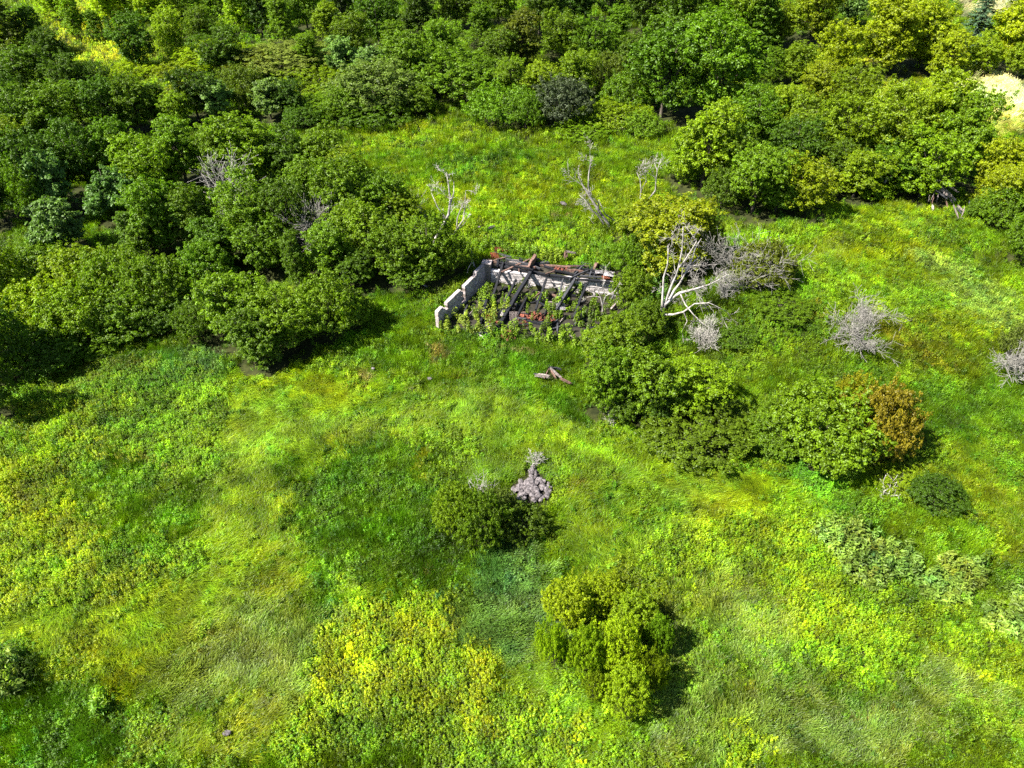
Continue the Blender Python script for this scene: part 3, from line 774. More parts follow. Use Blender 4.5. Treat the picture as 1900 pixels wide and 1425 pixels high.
 (175, 530, 650, 120, 'S', 'yg', "yellow tipped shrub in the middle of the low band"),
 (255, 545, 640, 120, 'S', 'gr', "green shrub in the low band right of the yellow tipped one"),
 (325, 555, 625, 80, 'S', 'md', "dark shrub at the right end of the low band"),
 (30, 560, 720, 110, 'S', 'md', "dark shrub at left edge under the yellow topped one"),
 (100, 612, 700, 120, 'S', 'md', "round shrub at the lower corner of the low band"),
 (180, 612, 665, 100, 'M', 'gr', "low shrub bordering the meadow at left"),
 (15, 640, 790, 80, 'S', 'dk', "very dark shrub at left edge by the weeds"),
 (400, 455, 560, 90, 'S', 'gr', "green shrub behind the pale leaning board"),
 (450, 490, 625, 120, 'R', 'gr', "large bushy shrub left of its twin at the meadow edge"),
 (540, 520, 645, 110, 'R', 'gr', "bushy shrub in the middle of the meadow edge group"),
 (495, 560, 680, 100, 'R', 'md', "dark based shrub reaching furthest into the meadow at left"),
 (615, 520, 645, 110, 'S', 'gr', "fresh green shrub right of the bushy group"),
 (660, 545, 620, 60, 'S', 'gr', "small green shrub at the right end of the meadow edge group"),
 (380, 560, 640, 70, 'S', 'md', "shrub tucked left of the large bushy one"),
 # ---- ruin surroundings
 (1240, 356, 500, 140, 'R', 'go', "golden yellow leaved tree behind the big white dead tree"),
 (1180, 368, 450, 90, 'R', 'go', "golden shrub with a dark hollow on its left"),
 (1205, 430, 520, 84, 'S', 'md', "dark green bush below the golden tree"),
 (1290, 400, 500, 66, 'S', 'ol', "olive bush at the right side of the golden tree"),
 (1150, 452, 522, 66, 'M', 'gr', "low bush above the right end of the pale wall"),
 (1400, 455, 545, 100, 'S', 'ol', "dark olive bush inside the grey bare bush"),
 (1440, 545, 600, 90, 'M', 'md', "low dark bush right of the white dead tree"),
 (1360, 608, 655, 60, 'M', 'md', "small low dark bush below the white dead branches"),
 (1165, 500, 580, 60, 'S', 'gr', "green bush right of the ruin"),
 (1190, 560, 640, 60, 'S', 'gr', "green shrub left of the white dead trunk"),
 (1130, 572, 700, 100, 'R', 'gr', "light green tree at the right front corner of the ruin"),
 (1120, 640, 780, 80, 'R', 'gr', "upright green tree below the ruin on the right"),
 (1190, 645, 775, 110, 'R', 'gr', "bushy tree left of the middle of the near right group"),
 (1262, 648, 762, 128, 'R', 'yg', "sunlit broad tree in the near right group"),
 (1150, 700, 790, 90, 'S', 'md', "dark based bush at left foot of the near right group"),
 (1215, 725, 795, 60, 'S', 'dk', "dark bush in the middle of the near right group"),
 (1280, 748, 866, 168, 'S', (.050, .088, .004), "round dense shrub standing at the front of the near right group"),
 (1440, 762, 850, 110, 'S', 'md', "left end of the long shrub row beside the dense round one"),
 (1500, 722, 880, 170, 'S', 'gr', "big green shrub touching the orange leaved one"),
 (1600, 716, 868, 104, 'S', 'og', "orange and rust leaved shrub at right"),
 (1560, 705, 800, 76, 'M', (.155, .15, .005), "yellowish orange low shrub at upper left of the rust leaved one"),
 (1655, 862, 915, 84, 'M', 'go', "small yellow leaved shrub with bare grey branches"),
 (1722, 888, 950, 84, 'S', 'dk', "small dark green shrub right of the small yellow one"),
 # ---- lower meadow
 (850, 905, 1000, 72, 'S', 'gr', "yellowish green shrub at the left end of the group below the stone pile"),
 (893, 918, 1026, 80, 'S', 'md', "green shrub in the middle of the group below the stone pile"),
 (925, 912, 985, 60, 'M', 'gg', "low greyish shrub behind the group below the stone pile"),
 (968, 938, 1012, 82, 'M', 'md', "darker low shrub at the right end of the group below the stone pile"),
 (1046, 1086, 1178, 74, 'S', (.190, .265, .006), "yellow shrub at the upper left of the foreground clump"),
 (1110, 1074, 1150, 74, 'M', (.190, .265, .006), "yellow shrub at the top of the foreground clump"),
 (1168, 1108, 1190, 70, 'S', (.180, .255, .006), "yellow shrub right of the top one in the foreground clump"),
 (1212, 1150, 1222, 44, 'S', 'gr', "greener shrub at the right side of the foreground clump"),
 (1018, 1165, 1245, 50, 'M', (.175, .25, .006), "low yellow shrub at the left side of the foreground clump"),
 (1078, 1172, 1262, 56, 'S', (.190, .265, .006), "yellow shrub left of the centre of the foreground clump"),
 (1136, 1160, 1262, 70, 'S', (.185, .26, .006), "yellow shrub in the centre of the foreground clump"),
 (1198, 1222, 1296, 52, 'M', 'yg', "yellow green shrub at lower right of the foreground clump"),
 (1150, 1250, 1345, 74, 'S', (.170, .25, .006), "lowest green shrub of the foreground clump"),
 (1098, 1258, 1306, 40, 'M', 'yg', "small low shrub left of the lowest one in the foreground clump"),
 (62, 1222, 1262, 46, 'M', 'dk', "small dark weedy bush near the lower left corner"),
 (1880, 600, 690, 70, 'M', 'gg', "grey green low bush behind the bare one at right edge"),
]
for t in F:
    plant(*t)

# ---------------------------------------------------------------- meadow plants, thinned under the crowns
def plant_points():
    P = []
    for (y0, y1, sp, sc) in ((6, 22, 0.15, 0.95), (22, 38, 0.17, 1.0), (38, 56, 0.25, 1.2), (56, 82, 0.42, 1.6), (82, 150, 0.8, 2.4)):
        xs = np.arange(-130, 130, sp); ys = np.arange(y0, y1, sp)
        x, y = np.meshgrid(xs, ys); x = x.ravel(); y = y.ravel()
        x = x + rng.uniform(-.6, .6, x.size) * sp; y = y + rng.uniform(-.6, .6, y.size) * sp
        a, b, d = proj(x, y, 0.4)
        k = (a > -190) & (a < 2090) & (b < 1540) & (b > -60)
        x, y = x[k], y[k]
        P.append(np.stack([x, y, np.full(x.size, sc)], 1))
    P = np.concatenate(P)
    x, y, sc = P.T
    u = (x - A0.x) * U.x + (y - A0.y) * U.y; v = (x - A0.x) * V.x + (y - A0.y) * V.y
    wl = (N0 - A0).dot(U) * np.clip(v / (N0 - A0).dot(V), 0, 1.2)
    inside = (u > wl - 0.35) & (u < LU + 0.1) & (v < 1.0) & (v > -DV + 0.35)
    x, y, sc = x[~inside], y[~inside], sc[~inside]
    shade = np.zeros(x.size, bool)
    for (tx, ty, tr) in CROWNS:
        if ty > 62 and proj(tx, ty, 1)[0] < 480: continue
        shade |= (x - tx) ** 2 + (y - ty) ** 2 < tr * tr
    keep = ~shade | (rng.random(x.size) < .06)
    for (ax, ay, ar) in ((984, 914, 42), (989, 892, 26), (990, 874, 12), (1025, 698, 16)):
        q = G(ax, ay); e = G(ax + ar, ay); keep &= (x - q.x) ** 2 + (y - q.y) ** 2 > (e.x - q.x) ** 2
    x, y, sc = x[keep], y[keep], sc[keep]
    return x, y, sc
px_, py_, sc_ = plant_points()
pz_ = height(px_, py_)
n_ = px_.size
qa, qb, qd = proj(px_, py_, pz_)
warp = (fbm(px_, py_, 4.0, 21) - 0.5) * 6.5, (fbm(px_, py_, 4.0, 22) - 0.5) * 6.5
w2 = (noise(px_, py_, 1.1, 24) - 0.5) * 1.1, (noise(px_, py_, 1.1, 25) - 0.5) * 1.1
wa, wb, _d = proj(px_ + warp[0] * .7 + w2[0], py_ + warp[1] * .7 + w2[1], pz_)
kind_ = np.zeros(n_, int)
tint_ = np.tile(np.array(cM), (n_, 1))
mixn = fbm(px_, py_, 7.0, 31)
kind_[mixn > 0.5] = 1; kind_[mixn > 0.62] = 6
for (cx, cyy, rx, ry, deg, kd, tn, st) in PATCH:
    t = math.radians(-deg); c, s = math.cos(t), math.sin(t)
    dx = wa - cx; dy = wb - cyy
    e = np.hypot((dx * c - dy * s) / rx, (dx * s + dy * c) / ry)
    soft = kd in (3, 4) and min(rx, ry) > 40
    m = st * (1 - (sstep(0.85, 1.12, e) if soft else sstep(0.6, 1.3, e)))
    hit = rng.random(n_) < m
    kind_[hit] = kd
    tint_[hit] = 0.25 * tint_[hit] + 0.75 * np.array(tn)
# natural variety between neighbouring plants and stands
bri = 0.50 + 0.95 * fbm(px_, py_, 2.2, 41)
bri *= (0.55 + 0.60 * noise(px_, py_, 0.75, 43)) * (0.78 + .75 * noise(px_, py_, 0.38, 44))
bri *= 0.62 + 0.80 * rng.random(n_)
hue = (fbm(px_, py_, 3.6, 45) - 0.5) * 0.22 + (noise(px_, py_, .9, 48) - .5) * .30 + rng.normal(0, 0.07, n_)
tint_ = tint_ * bri[:, None]
tint_[:, 0] *= np.clip(1 + hue, 0.5, 1.6)
tint_[:, 2] *= np.clip(1 - hue, 0.6, 1.5)
alien = rng.random(n_)
k = alien < 0.035; tint_[k] *= np.array([0.45, 0.6, 0.8]); kind_[k & (kind_ != 4)] = 6
k = alien > 0.985; tint_[k] *= np.array([1.3, 1.15, 1.3])
mixw = rng.random(n_) < .10 + .5 * sstep(.45, .7, noise(px_, py_, 1.4, 47)) * .8
k = mixw & ((kind_ == 0) | (kind_ == 1)); kind_[k] = 6; tint_[k] *= np.array([.92, .92, 1])
k = (rng.random(n_) < .30) & (kind_ == 3); kind_[k] = 6; tint_[k] *= np.array([.62, .78, 1.2])
flow = 2.6 * math.pi * (fbm(px_, py_, 6.5, 51, 2) - 0.5) + 0.5 + 0.8 * (noise(px_, py_, 1.7, 52) - 0.5)
lodge = fbm(px_, py_, 3.4, 55)

STUFF = {0: ("meadow_grass", "tall upright green grass covering the meadow"), 1: ("leaning_grass", "long grass leaning in waves across the meadow"),
         2: ("lodged_grass", "flattened swirls of long pale grass lying in the meadow"), 3: ("yellow_weeds", "dense yellow green broadleaf weeds in patches"),
         4: ("milkweed_foliage", "pale big leaved weeds growing in small stands"), 5: ("seed_grass", "dry greyish seed grass in the lower meadow"),
         6: ("leafy_weeds", "low small leaved weeds between the grass")}
for kd, (nm, lb) in STUFF.items():
    m = kind_ == kd
    if not m.any(): continue
    x, y, z, s = px_[m], py_[m], pz_[m], sc_[m]
    nn = x.size
    if kd in (1, 2, 5):
        rz = flow[m] + rng.normal(0, 0.5, nn)
    else:
        rz = rng.uniform(0, 6.283, nn)
    rot = np.stack([rng.normal(0, .07, nn), rng.normal(0, .07, nn), rz], 1)
    hs = s * (0.55 + 0.9 * fbm(x, y, 1.6, 61)) * (0.70 + 0.45 * rng.random(nn)) * (0.7 + 0.75 * noise(x, y, .55, 62)) * np.where(rng.random(nn) < .04, 1.45, 1.0)
    scl = np.stack([s * (0.9 + .3 * rng.random(nn))] * 2 + [hs], 1)
    o = scatter(nm, np.stack([x, y, z - 0.03], 1), rot, scl, tint_[m], rng.integers(0, protos[kd][1], nn), protos[kd][0])
    o["kind"] = "stuff"; o["label"] = lb

# ---------------------------------------------------------------- dead trees
def grow(paths, p, d, ln, r, depth, R, up=0.15, kids=3, wob=0.35, curl=0.0):
    n = 4; pts = [(*p, r)]
    q = np.array(p, float); d = np.array(d, float)
    for i in range(n):
        d = d + R.normal(0, wob * .35, 3) + np.array([0, 0, up * .3])
        d /= np.linalg.norm(d)
        q = q + d * ln / n
        rr = r * (1 - .75 * (i + 1) / n)
        pts.append((*q, max(rr, .008)))
        if depth > 0 and i >= 0:
            for _ in range(kids if i else max(1, kids - 1)):
                if R.random() < .8:
                    s = d + R.normal(0, .75, 3); s /= np.linalg.norm(s)
                    grow(paths, tuple(q), s, ln * (.42 + .25 * R.random()), rr * .62, depth - 1, R, up, kids, wob)
    paths.append(pts)
def dead_bush(name, label, px, py, wpx, hm, seed, stems=11, depth=2, mat=None, kids=3, base_r=.022, group="bare dead bushes"):
    R = np.random.default_rng(seed)
    B = G(px, py); dep = proj(B.x, B.y, B.z)[2]; w = wpx * dep / FOC / 2
    trunks = []; twigs = []; base_r = min(base_r, .03)
    for i in range(stems):
        a = i * 2.4 + R.random(); o = w * .95 * (0.25 + .75 * R.random())
        d = np.array([math.cos(a) * o, math.sin(a) * o, hm * (.45 + .5 * R.random())]); L_ = np.linalg.norm(d)
        sub = []
        grow(sub, (R.normal(0, w * .22), R.normal(0, w * .22), -.1), d / L_, L_ * .8, base_r * (.5 + .7 * R.random()), depth, R, .1, kids)
        trunks.append(sub[-1]); twigs += sub[:-1]
    e = thing(name, label, "dead bush", B, group)
    link("stem", tube_mesh("dead_stem", trunks, mat or M_TWIG, 5), e)["kind"] = "stuff"
    link("twig", tube_mesh("dead_twig", twigs, mat or M_TWIG, 3), e)["kind"] = "stuff"
    return e
def dead_tree(name, label, limbs, base, seed, twig=.8, twig_depth=1, mat=None, rs=1.25, kids=2, droop=0.1, group="bare dead trees"):
    """limbs: polylines in picture pixels with an offset in depth (m); the first point of the first limb is the foot."""
    R = np.random.default_rng(seed)
    B = G(*base); e = thing(name, label, "dead tree", B, group)
    main = []; tw = []
    for limb in limbs:
        pts = []; k = len(limb)
        for i, q in enumerate(limb):
            px, py, dy, r = q
            P = PY(px, py, B.y + dy) - B
            pts.append((P.x, P.y, P.z, r * rs))
        # subdivide with a little crookedness
        fine = []
        for i in range(len(pts) - 1):
            a = np.array(pts[i]); b = np.array(pts[i + 1]); m = max(1, int(np.linalg.norm((b - a)[:3]) / .5))
            for j in range(m):
                c = a + (b - a) * j / m
                if j: c[:3] += R.normal(0, .035, 3)
                fine.append(tuple(c))
        fine.append(pts[-1]); main.append(fine)
        for i in range(2, len(fine)):
            if R.random() < .75:
                c = np.array(fine[i]); dr = c[:3] - np.array(fine[i - 1])[:3]; dr /= np.linalg.norm(dr) + 1e-9
                s = dr + R.normal(0, .7, 3) + np.array([0, 0, droop]); s /= np.linalg.norm(s)
                grow(tw, tuple(c[:3]), s, twig * (.5 + .7 * R.random()), min(.022, c[3] * .5), twig_depth, R, droop, kids)
    link("trunk", tube_mesh("dead_trunk", main, mat or M_DEAD, 7), e)
    if tw: link("twig", tube_mesh("dead_twig", tw, mat or M_DEAD, 3), e)["kind"] = "stuff"
    return e
def q6(x, y): return 1100 + x / 2.969, 380 + y / 2.969
def q3(x, y): return 640 + x / 2.969, y / 2.969
def q5(x, y): return 1000 + x / 6.333, 260 + y / 6.333
def lim(f, pts): return [(*f(a, b), dy, r) for a, b, dy, r in pts]
dead_tree("dead_tree", "big white dead tree with long upright limbs and drooping side branches right of the ruin", [
    lim(q6, [(360, 660, 0, .16), (375, 590, 0, .15), (400, 545, 0, .13), (440, 510, .1, .11), (480, 485, .1, .09), (560, 465, .2, .07), (640, 440, .3, .05), (740, 385, .4, .03)]),
    lim(q6, [(375, 600, 0, .10), (385, 500, 0, .08), (390, 400, .1, .06), (412, 330, .1, .045), (415, 225, .1, .03)]),
    lim(q6, [(395, 550, 0, .10), (430, 450, .2, .08), (470, 350, .3, .065), (492, 250, .3, .05), (497, 120, .3, .03)]),
    lim(q6, [(420, 520, 0, .09), (480, 430, .3, .07), (530, 340, .5, .055), (565, 235, .6, .04), (598, 185, .6, .02)]),
    lim(q6, [(530, 345, .5, .04), (590, 280, .7, .02)]),
    lim(q6, [(470, 350, .3, .05), (540, 255, .1, .035), (572, 200, 0, .02)]),
    lim(q6, [(385, 605, 0, .09), (440, 605, -.1, .07), (500, 590, -.3, .06), (560, 545, -.4, .045), (640, 540, -.5, .03), (740, 590, -.6, .015)]),
    lim(q6, [(480, 487, .1, .06), (510, 550, -.3, .045), (550, 600, -.6, .035), (600, 650, -.9, .03), (660, 690, -1.1, .02), (730, 705, -1.2, .01)]),
    lim(q6, [(500, 590, -.3, .04), (520, 640, -.5, .03), (490, 700, -.8, .012)]),
    lim(q6, [(375, 620, 0, .05), (400, 680, -.4, .03), (430, 720, -.6, .012)]),
    lim(q6, [(560, 465, .2, .04), (600, 520, 0, .03), (640, 590, -.3, .015)]),
], q6(360, 660), 5, 1.0, 2, None, rs=.85, kids=2, droop=-.25)
R_ = np.random.default_rng(3)
dead_bush("dead_bush", "tangle of grey drooping twigs at the tip of the white dead tree's lower limb", *q6(600, 770), 62, 1.4, 61, 9, 2, M_TWIG)
dead_bush("dead_bush", "dense grey twig mass hanging below the white dead tree's long limb", *q6(700, 510), 90, 1.3, 62, 9, 2, M_TWIG)
dead_bush("dead_bush", "large grey bare bush above the white dead tree's long limb", 1385, 525, 130, 3.0, 63, 16, 2, M_TWIG, 3, .04)
dead_bush("dead_bush", "lone grey bare bush in the right meadow", 1595, 625, 125, 1.5, 64, 18, 2, M_TWIG, 3, .03)
dead_bush("dead_bush", "grey bare bush cut by the right edge", 1882, 700, 90, 2.2, 65, 14, 2, M_TWIG, 3, .04)
dead_bush("dead_bush", "bare grey twigs under the small yellow leaved shrub", 1648, 915, 56, .8, 66, 7, 1, M_DEAD, 3, .03)
dead_bush("dead_bush", "faint bare twigs behind the shrub below the stone pile", 890, 940, 50, 1.4, 67, 7, 2, M_TWIG, 2, .02)
dead_bush("dead_bush", "grey dead treetop sticking out of the left wood, left one", 437, 420, 30, 5.0, 68, 5, 2, M_TWIG, 3, .045)
dead_bush("dead_bush", "pale bare crown among dark trees in the left wood", 590, 470, 50, 3.6, 69, 6, 2, M_DEAD, 3, .045)
dead_bush("dead_bush", "tangled dead twigs low in the left wood", 515, 480, 50, 1.7, 70, 7, 2, M_TWIG, 2, .03)
dead_bush("dead_bush", "small dead twigs at the head of the stone pile", 992, 862, 28, .8, 71, 8, 2, M_TWIG, 2, .015)
dead_bush("dead_bush", "bare twigs at the left foot of the near right group", 1132, 785, 30, 1.2, 72, 6, 1, M_DEAD, 3, .02)
dead_bush("dead_bush", "grey twig clump beside the dead saplings at the meadow corner", 775, 420, 44, 2.4, 73, 6, 1, M_TWIG, 3, .03)
dead_bush("dead_bush", "pale dead twigs in front of the leafy tree by the meadow corner", 725, 410, 44, 2.6, 74, 6, 1, M_DEAD, 3, .03)
dead_tree("dead_tree", "leaning dead tree with splayed grey stems left of the golden shrub", [
    lim(q5, [(840, 1050, 0, .07), (800, 960, 0, .06), (720, 860, 0, .055), (660, 760, .1, .05), (590, 650, .2, .045), (520, 540, .2, .03), (465, 430, .3, .018), (460, 330, .3, .008)]),
    lim(q5, [(760, 980, 0, .04), (690, 880, -.1, .035), (620, 820, -.1, .03), (580, 740, -.2, .028), (480, 650, -.2, .012)]),
    lim(q5, [(600, 660, .2, .04), (580, 540, .3, .032), (585, 400, .3, .026), (610, 250, .4, .018), (600, 180, .4, .01)]),
    lim(q5, [(960, 1010, .2, .03), (860, 930, .1, .028), (780, 870, 0, .02), (700, 700, 0, .012)]),
    lim(q5, [(700, 840, 0, .03), (700, 740, -.3, .025), (640, 680, -.4, .012)]),
], q5(840, 1050), 8, 1.0, 2, None, rs=1.6, kids=2)
dead_tree("dead_tree", "thin pale dead stems rising behind the golden shrub", [
    lim(q5, [(1280, 760, 0, .05), (1300, 680, 0, .045), (1370, 590, .1, .04), (1375, 470, .1, .032), (1390, 360, .2, .025), (1360, 270, .2, .014)]),
    lim(q5, [(1390, 360, .2, .02), (1430, 220, .3, .01)]),
    lim(q5, [(1190, 700, 0, .04), (1200, 600, 0, .032), (1190, 470, .1, .024), (1150, 380, .2, .01)]),
    lim(q5, [(1200, 600, 0, .025), (1260, 480, 0, .015), (1250, 350, 0, .008)]),
], q5(1280, 800), 9, .9, 2, None, rs=1.3, kids=2)
dead_tree("dead_tree", "leaning white dead trunk with forked top at the meadow corner", [
    lim(q3, [(455, 1405, 0, .085), (480, 1350, 0, .08), (515, 1290, 0, .07), (545, 1230, 0, .06), (572, 1180, 0, .055), (580, 1100, .1, .045), (570, 1010, .2, .03), (560, 960, .2, .012)]),
    lim(q3, [(580, 1130, .1, .035), (600, 1060, .2, .025), (600, 1000, .2, .012)]),
    lim(q3, [(480, 1350, 0, .03), (450, 1330, -.1, .02), (435, 1295, -.1, .01)]),
    lim(q3, [(555, 1200, 0, .03), (510, 1140, 0, .022), (475, 1060, 0, .01)]),
], q3(455, 1405), 10, .9, 2, None, rs=1.4, kids=2)
dead_tree("dead_tree", "small forked dead sapling right of the leaning white trunk", [
    lim(q3, [(595, 1300, 0, .05), (620, 1255, 0, .045), (650, 1215, 0, .035), (660, 1150, .1, .02), (665, 1050, .1, .008)]),
    lim(q3, [(615, 1265, 0, .035), (620, 1200, 0, .03), (650, 1120, .1, .012)]),
    lim(q3, [(620, 1265, 0, .03), (655, 1235, 0, .02), (670, 1215, 0, .01)]),
], q3(595, 1300), 11, .6, 2, None, rs=1.3, kids=2)
z1 = lambda x, y: (760 + x / 3.958, 400 + y / 3.958)
dead_tree("dead_tree", "slim white dead sapling at the outer side of the block wall corner", [
    lim(z1, [(485, 400, 0, .05), (460, 330, 0, .04), (455, 250, .1, .012)]),
    lim(z1, [(460, 335, 0, .03), (430, 390, -.3, .025), (425, 420, -.5, .02), (390, 480, -.8, .01)]),
], z1(485, 400), 12, .3, 0)
dead_tree("dead_tree", "small bare white sapling at the right end of the pale wall", [
    lim(z1, [(1415, 740, 0, .04), (1418, 660, 0, .036), (1400, 590, 0, .028), (1380, 540, 0, .015), (1370, 500, 0, .008)]),
    lim(z1, [(1418, 650, 0, .03), (1440, 590, .1, .02), (1420, 520, .1, .012), (1425, 440, .1, .006)]),
    lim(z1, [(1440, 590, .1, .02), (1500, 560, .1, .012), (1520, 530, .1, .006)]),
    lim(z1, [(1400, 600, 0, .02), (1350, 590, 0, .014), (1300, 600, 0, .006)]),
], z1(1415, 740), 13, .5, 1, None, kids=3)
dead_tree("dead_snag", "pale leaning snag with split foot at the edge of the right thicket", [
    [(1626, 364, 0, .11), (1632, 352, 0, .12), (1640, 341, 0, .08), (1647, 330, 0, .04)],
    [(1630, 356, 0, .06), (1637, 343, 0, .05), (1640, 337, 0, .02)],
], (1626, 365), 14, .2, 0, group=None)
dead_tree("dead_branch", "thin pale dead branch lying in grass left of the block wall", [
    [(785, 528, 0, .03), (800, 537, 0, .025), (812, 541, -.2, .02), (820, 550, -.5, .01)],
], (785, 532), 15, .5, 0, group=None)
dead_tree("dead_tree", "single grey dead twig stem in the left wood", [
    [(390, 372, 0, .05), (388, 345, 0, .04), (384, 335, 0, .03), (374, 322, 0, .012)],
], (390, 372), 16, .4, 0)

# ---------------------------------------------------------------- ruin
def box_mesh(name, sx, sy, sz, mat, seed=0, jit=0.0, bevel=0.0):
    import bmesh
    bm = bmesh.new(); bmesh.ops.create_cube(bm, size=1.0)
    R = random.Random(seed)
    for v in bm.verts:
        v.co.x *= sx; v.co.y *= sy; v.co.z *= sz
    if bevel:
        bmesh.ops.bevel(bm, geom=list(bm.edges), offset=bevel, segments=1, affect='EDGES')
    for v in bm.verts:
        v.co += Vector((R.uniform(-1, 1), R.uniform(-1, 1), R.uniform(-1, 1))) * jit
    me = bpy.data.meshes.new(name); bm.to_mesh(me); bm.free(); me.materials.append(mat)
    return me
# left block wall, local x runs from the near end to the back corner
Ldir = A0 - N0; LL = Ldir.length; lrz = math.atan2(Ldir.y, Ldir.x)
lw = thing("block_wall", "stepped concrete block wall on the left side of the burnt ruin", "wall", N0, None, lrz)
bl_w, bl_h, bl_t = LL / round(LL / .4), .2, .22
blocks = [box_mesh("block", bl_w - .014, bl_t, bl_h - .012, M_BLOCK, i, .006, .01) for i in range(4)]
half = box_mesh("block", bl_w / 2 - .014, bl_t, bl_h - .012, M_BLOCK, 9, .006, .01)
ncol = round(LL / .4)
def courses(s):
    if s < .11: return 6
    if s < .19: return 4
    if s < .47: return 6
    if s < .54: return 1
    if s < .80: return 6
    return 7
hmax = {}
for c in range(7):
    off = 0.5 if c % 2 else 0.0
    cells = []
    if off: cells.append((0.25, half))
    k = off
    while k + 1 <= ncol + 1e-6:
        cells.append((k + .5, blocks[(int(k * 2) * 7 + c * 3) % 4])); k += 1
    if k + .5 <= ncol + 1e-6: cells.append((k + .25, half))
    for pos, me in cells:
        if courses(pos / ncol) > c:
            o = link("block", me, lw)
            o.location = (pos * bl_w, random.uniform(-.008, .008), c * bl_h + bl_h / 2)
            o.rotation_euler = (0, 0, random.uniform(-.012, .012))
import bmesh
def box_bm(bm, cx, cy_, cz, sx, sy, sz):
    r = bmesh.ops.create_cube(bm, size=1.0)
    for v in r['verts']:
        v.co = Vector((cx + v.co.x * sx, cy_ + v.co.y * sy, cz + v.co.z * sz))
def bm_obj(name, bm, mat, parent):
    me = bpy.data.meshes.new(name); bm.to_mesh(me); bm.free(); me.materials.append(mat)
    return link(name, me, parent)
bm = bmesh.new()
for (s0, s1, cc) in ((0, .11, 6), (.11, .19, 4), (.19, .47, 6), (.47, .54, 1), (.54, .80, 6), (.80, 1, 7)):
    box_bm(bm, (s0 + s1) / 2 * LL, 0, cc * bl_h / 2 - .02, (s1 - s0) * LL - .03, bl_t - .04, cc * bl_h - .03)
bm_obj("mortar_core", bm, M_MORTAR, lw)
# corner pier and short brown return
pier = thing("corner_pier", "dark concrete pier where the block wall meets the pale wall", "pier", A0 + U * .15 + V * .0, None, math.atan2(U.y, U.x))
link("pier_block", box_mesh("pier_block", .5, .36, 1.42, M_MORTAR, 3, .015, .02), pier).location = (0, 0, .7)
link("cap_block", box_mesh("cap_block", .6, .42, .1, M_BLOCK, 4, .012, .015), pier).location = (0, 0, 1.47)

# back wall of flat pale stones
WH = 1.0
bw = thing("stone_wall", "long pale stone retaining wall at the back of the ruin under charred timbers", "wall", A0 + U * .4, None, math.atan2(U.y, U.x))
R9 = random.Random(9); zz = 0.0
LB = LU - .4
while zz < WH - .03:
    hh = R9.uniform(.10, .155); hh = min(hh, WH - zz); x = 0
    while x < LB:
        w = R9.uniform(.28, .75); w = min(w, LB - x)
        if w > .08:
            o = link("stone", box_mesh("stone", w - .015, .26 + R9.uniform(-.02, .03), hh - .012, M_STONEW, R9.randrange(999), .012, .012), bw)
            o.location = (x + w / 2, R9.uniform(-.02, .02), zz + hh / 2); o.rotation_euler = (0, R9.uniform(-.02, .02), 0)
        x += w
    zz += hh
bm = bmesh.new(); box_bm(bm, LB / 2, .03, WH / 2 - .02, LB - .03, .2, WH - .04); bm_obj("mortar_core", bm, M_MORTAR, bw)

def beam(name, label, cat, p, q, w, h, mat, seed, group=None, parent=None, taper=1.0):
    """squared timber between two points in space"""
    p = Vector(p); q = Vector(q); d = q - p; L = d.length
    R = random.Random(seed); bm = bmesh.new(); n = max(3, int(L / .5)); rings = []
    for i in range(n + 1):
        t = i / n; s = 1 + (taper - 1) * t; ring = []
        bx, by = R.uniform(-.02, .02), R.uniform(-.02, .02)
        for (a, b) in ((-1, -.8), (-.8, -1), (.8, -1), (1, -.8), (1, .8), (.8, 1), (-.8, 1), (-1, .8)):
            k = s * R.uniform(.86, 1.08) * (R.uniform(.6, .9) if i in (0, n) else 1)
            ring.append(bm.verts.new((a * w / 2 * k + bx, b * h / 2 * k + by, L * t + (R.uniform(-.08, .08) if i in (0, n) else 0))))
        rings.append(ring)
    for i in range(n):
        for j in range(8):
            bm.faces.new((rings[i][j], rings[i][(j + 1) % 8], rings[i + 1][(j + 1) % 8], rings[i + 1][j]))
    bm.faces.new(rings[0][::-1]); bm.faces.new(rings[-1])
    me = bpy.data.meshes.new(name); bm.to_mesh(me); bm.free(); me.materials.append(mat)
    o = link(name, me, parent)
    base = parent.location if parent else Vector((0, 0, 0))
    o.location = p - base
    o.rotation_euler = d.to_track_quat('Z', 'X').to_euler()
    if parent is None: tag(o, label, cat, group)
    return o
def Z1(x, y, z): return PZ(*z1(x, y), z)
GB = "charred timbers fallen over the ruin"
def cb(x0, y0, za, x1, y1, zb, w, label, mat=None, name="charred_beam", h=None):
    cb.n += 1
    beam(name, label, "beam", Z1(x0, y0, za), Z1(x1, y1, zb), w, h or w * .85, mat or M_CHAR, 50 + cb.n, GB)
cb.n = 0
cb(918, 372, 1.22, 695, 742, .42, .25, "longest charred beam leaning from the wall top to the middle of the floor")
cb(735, 690, .34, 612, 885, .12, .28, "thick charred log at the front continuing the longest leaning beam")
cb(1217, 462, 1.14, 1068, 705, .34, .2, "charred beam leaning from the middle of the pale wall", M_CHARG)
cb(1105, 662, .36, 1040, 775, .1, .14, "short charred beam ending beside the red rubble", M_CHARG)
cb(1617, 378, 1.75, 1473, 628, .3, .12, "grey charred pole leaning over the right end of the pale wall", M_CHARG)
cb(690, 342, 1.32, 598, 640, .16, .17, "thin charred beam leaning near the wall corner")
cb(1128, 462, 1.08, 1084, 662, .12, .13, "upright charred post standing against the pale wall", M_CHARG)
cb(655, 372, 1.10, 1228, 470, 1.10, .18, "long charred plate beam lying along the top of the pale wall")
cb(1236, 468, 1.10, 1545, 498, 1.10, .13, "right hand charred plate beam on top of the pale wall")
cb(705, 316, 1.22, 962, 388, 1.26, .15, "grey charred rafter crossing the left end of the wall top", M_CHARG)
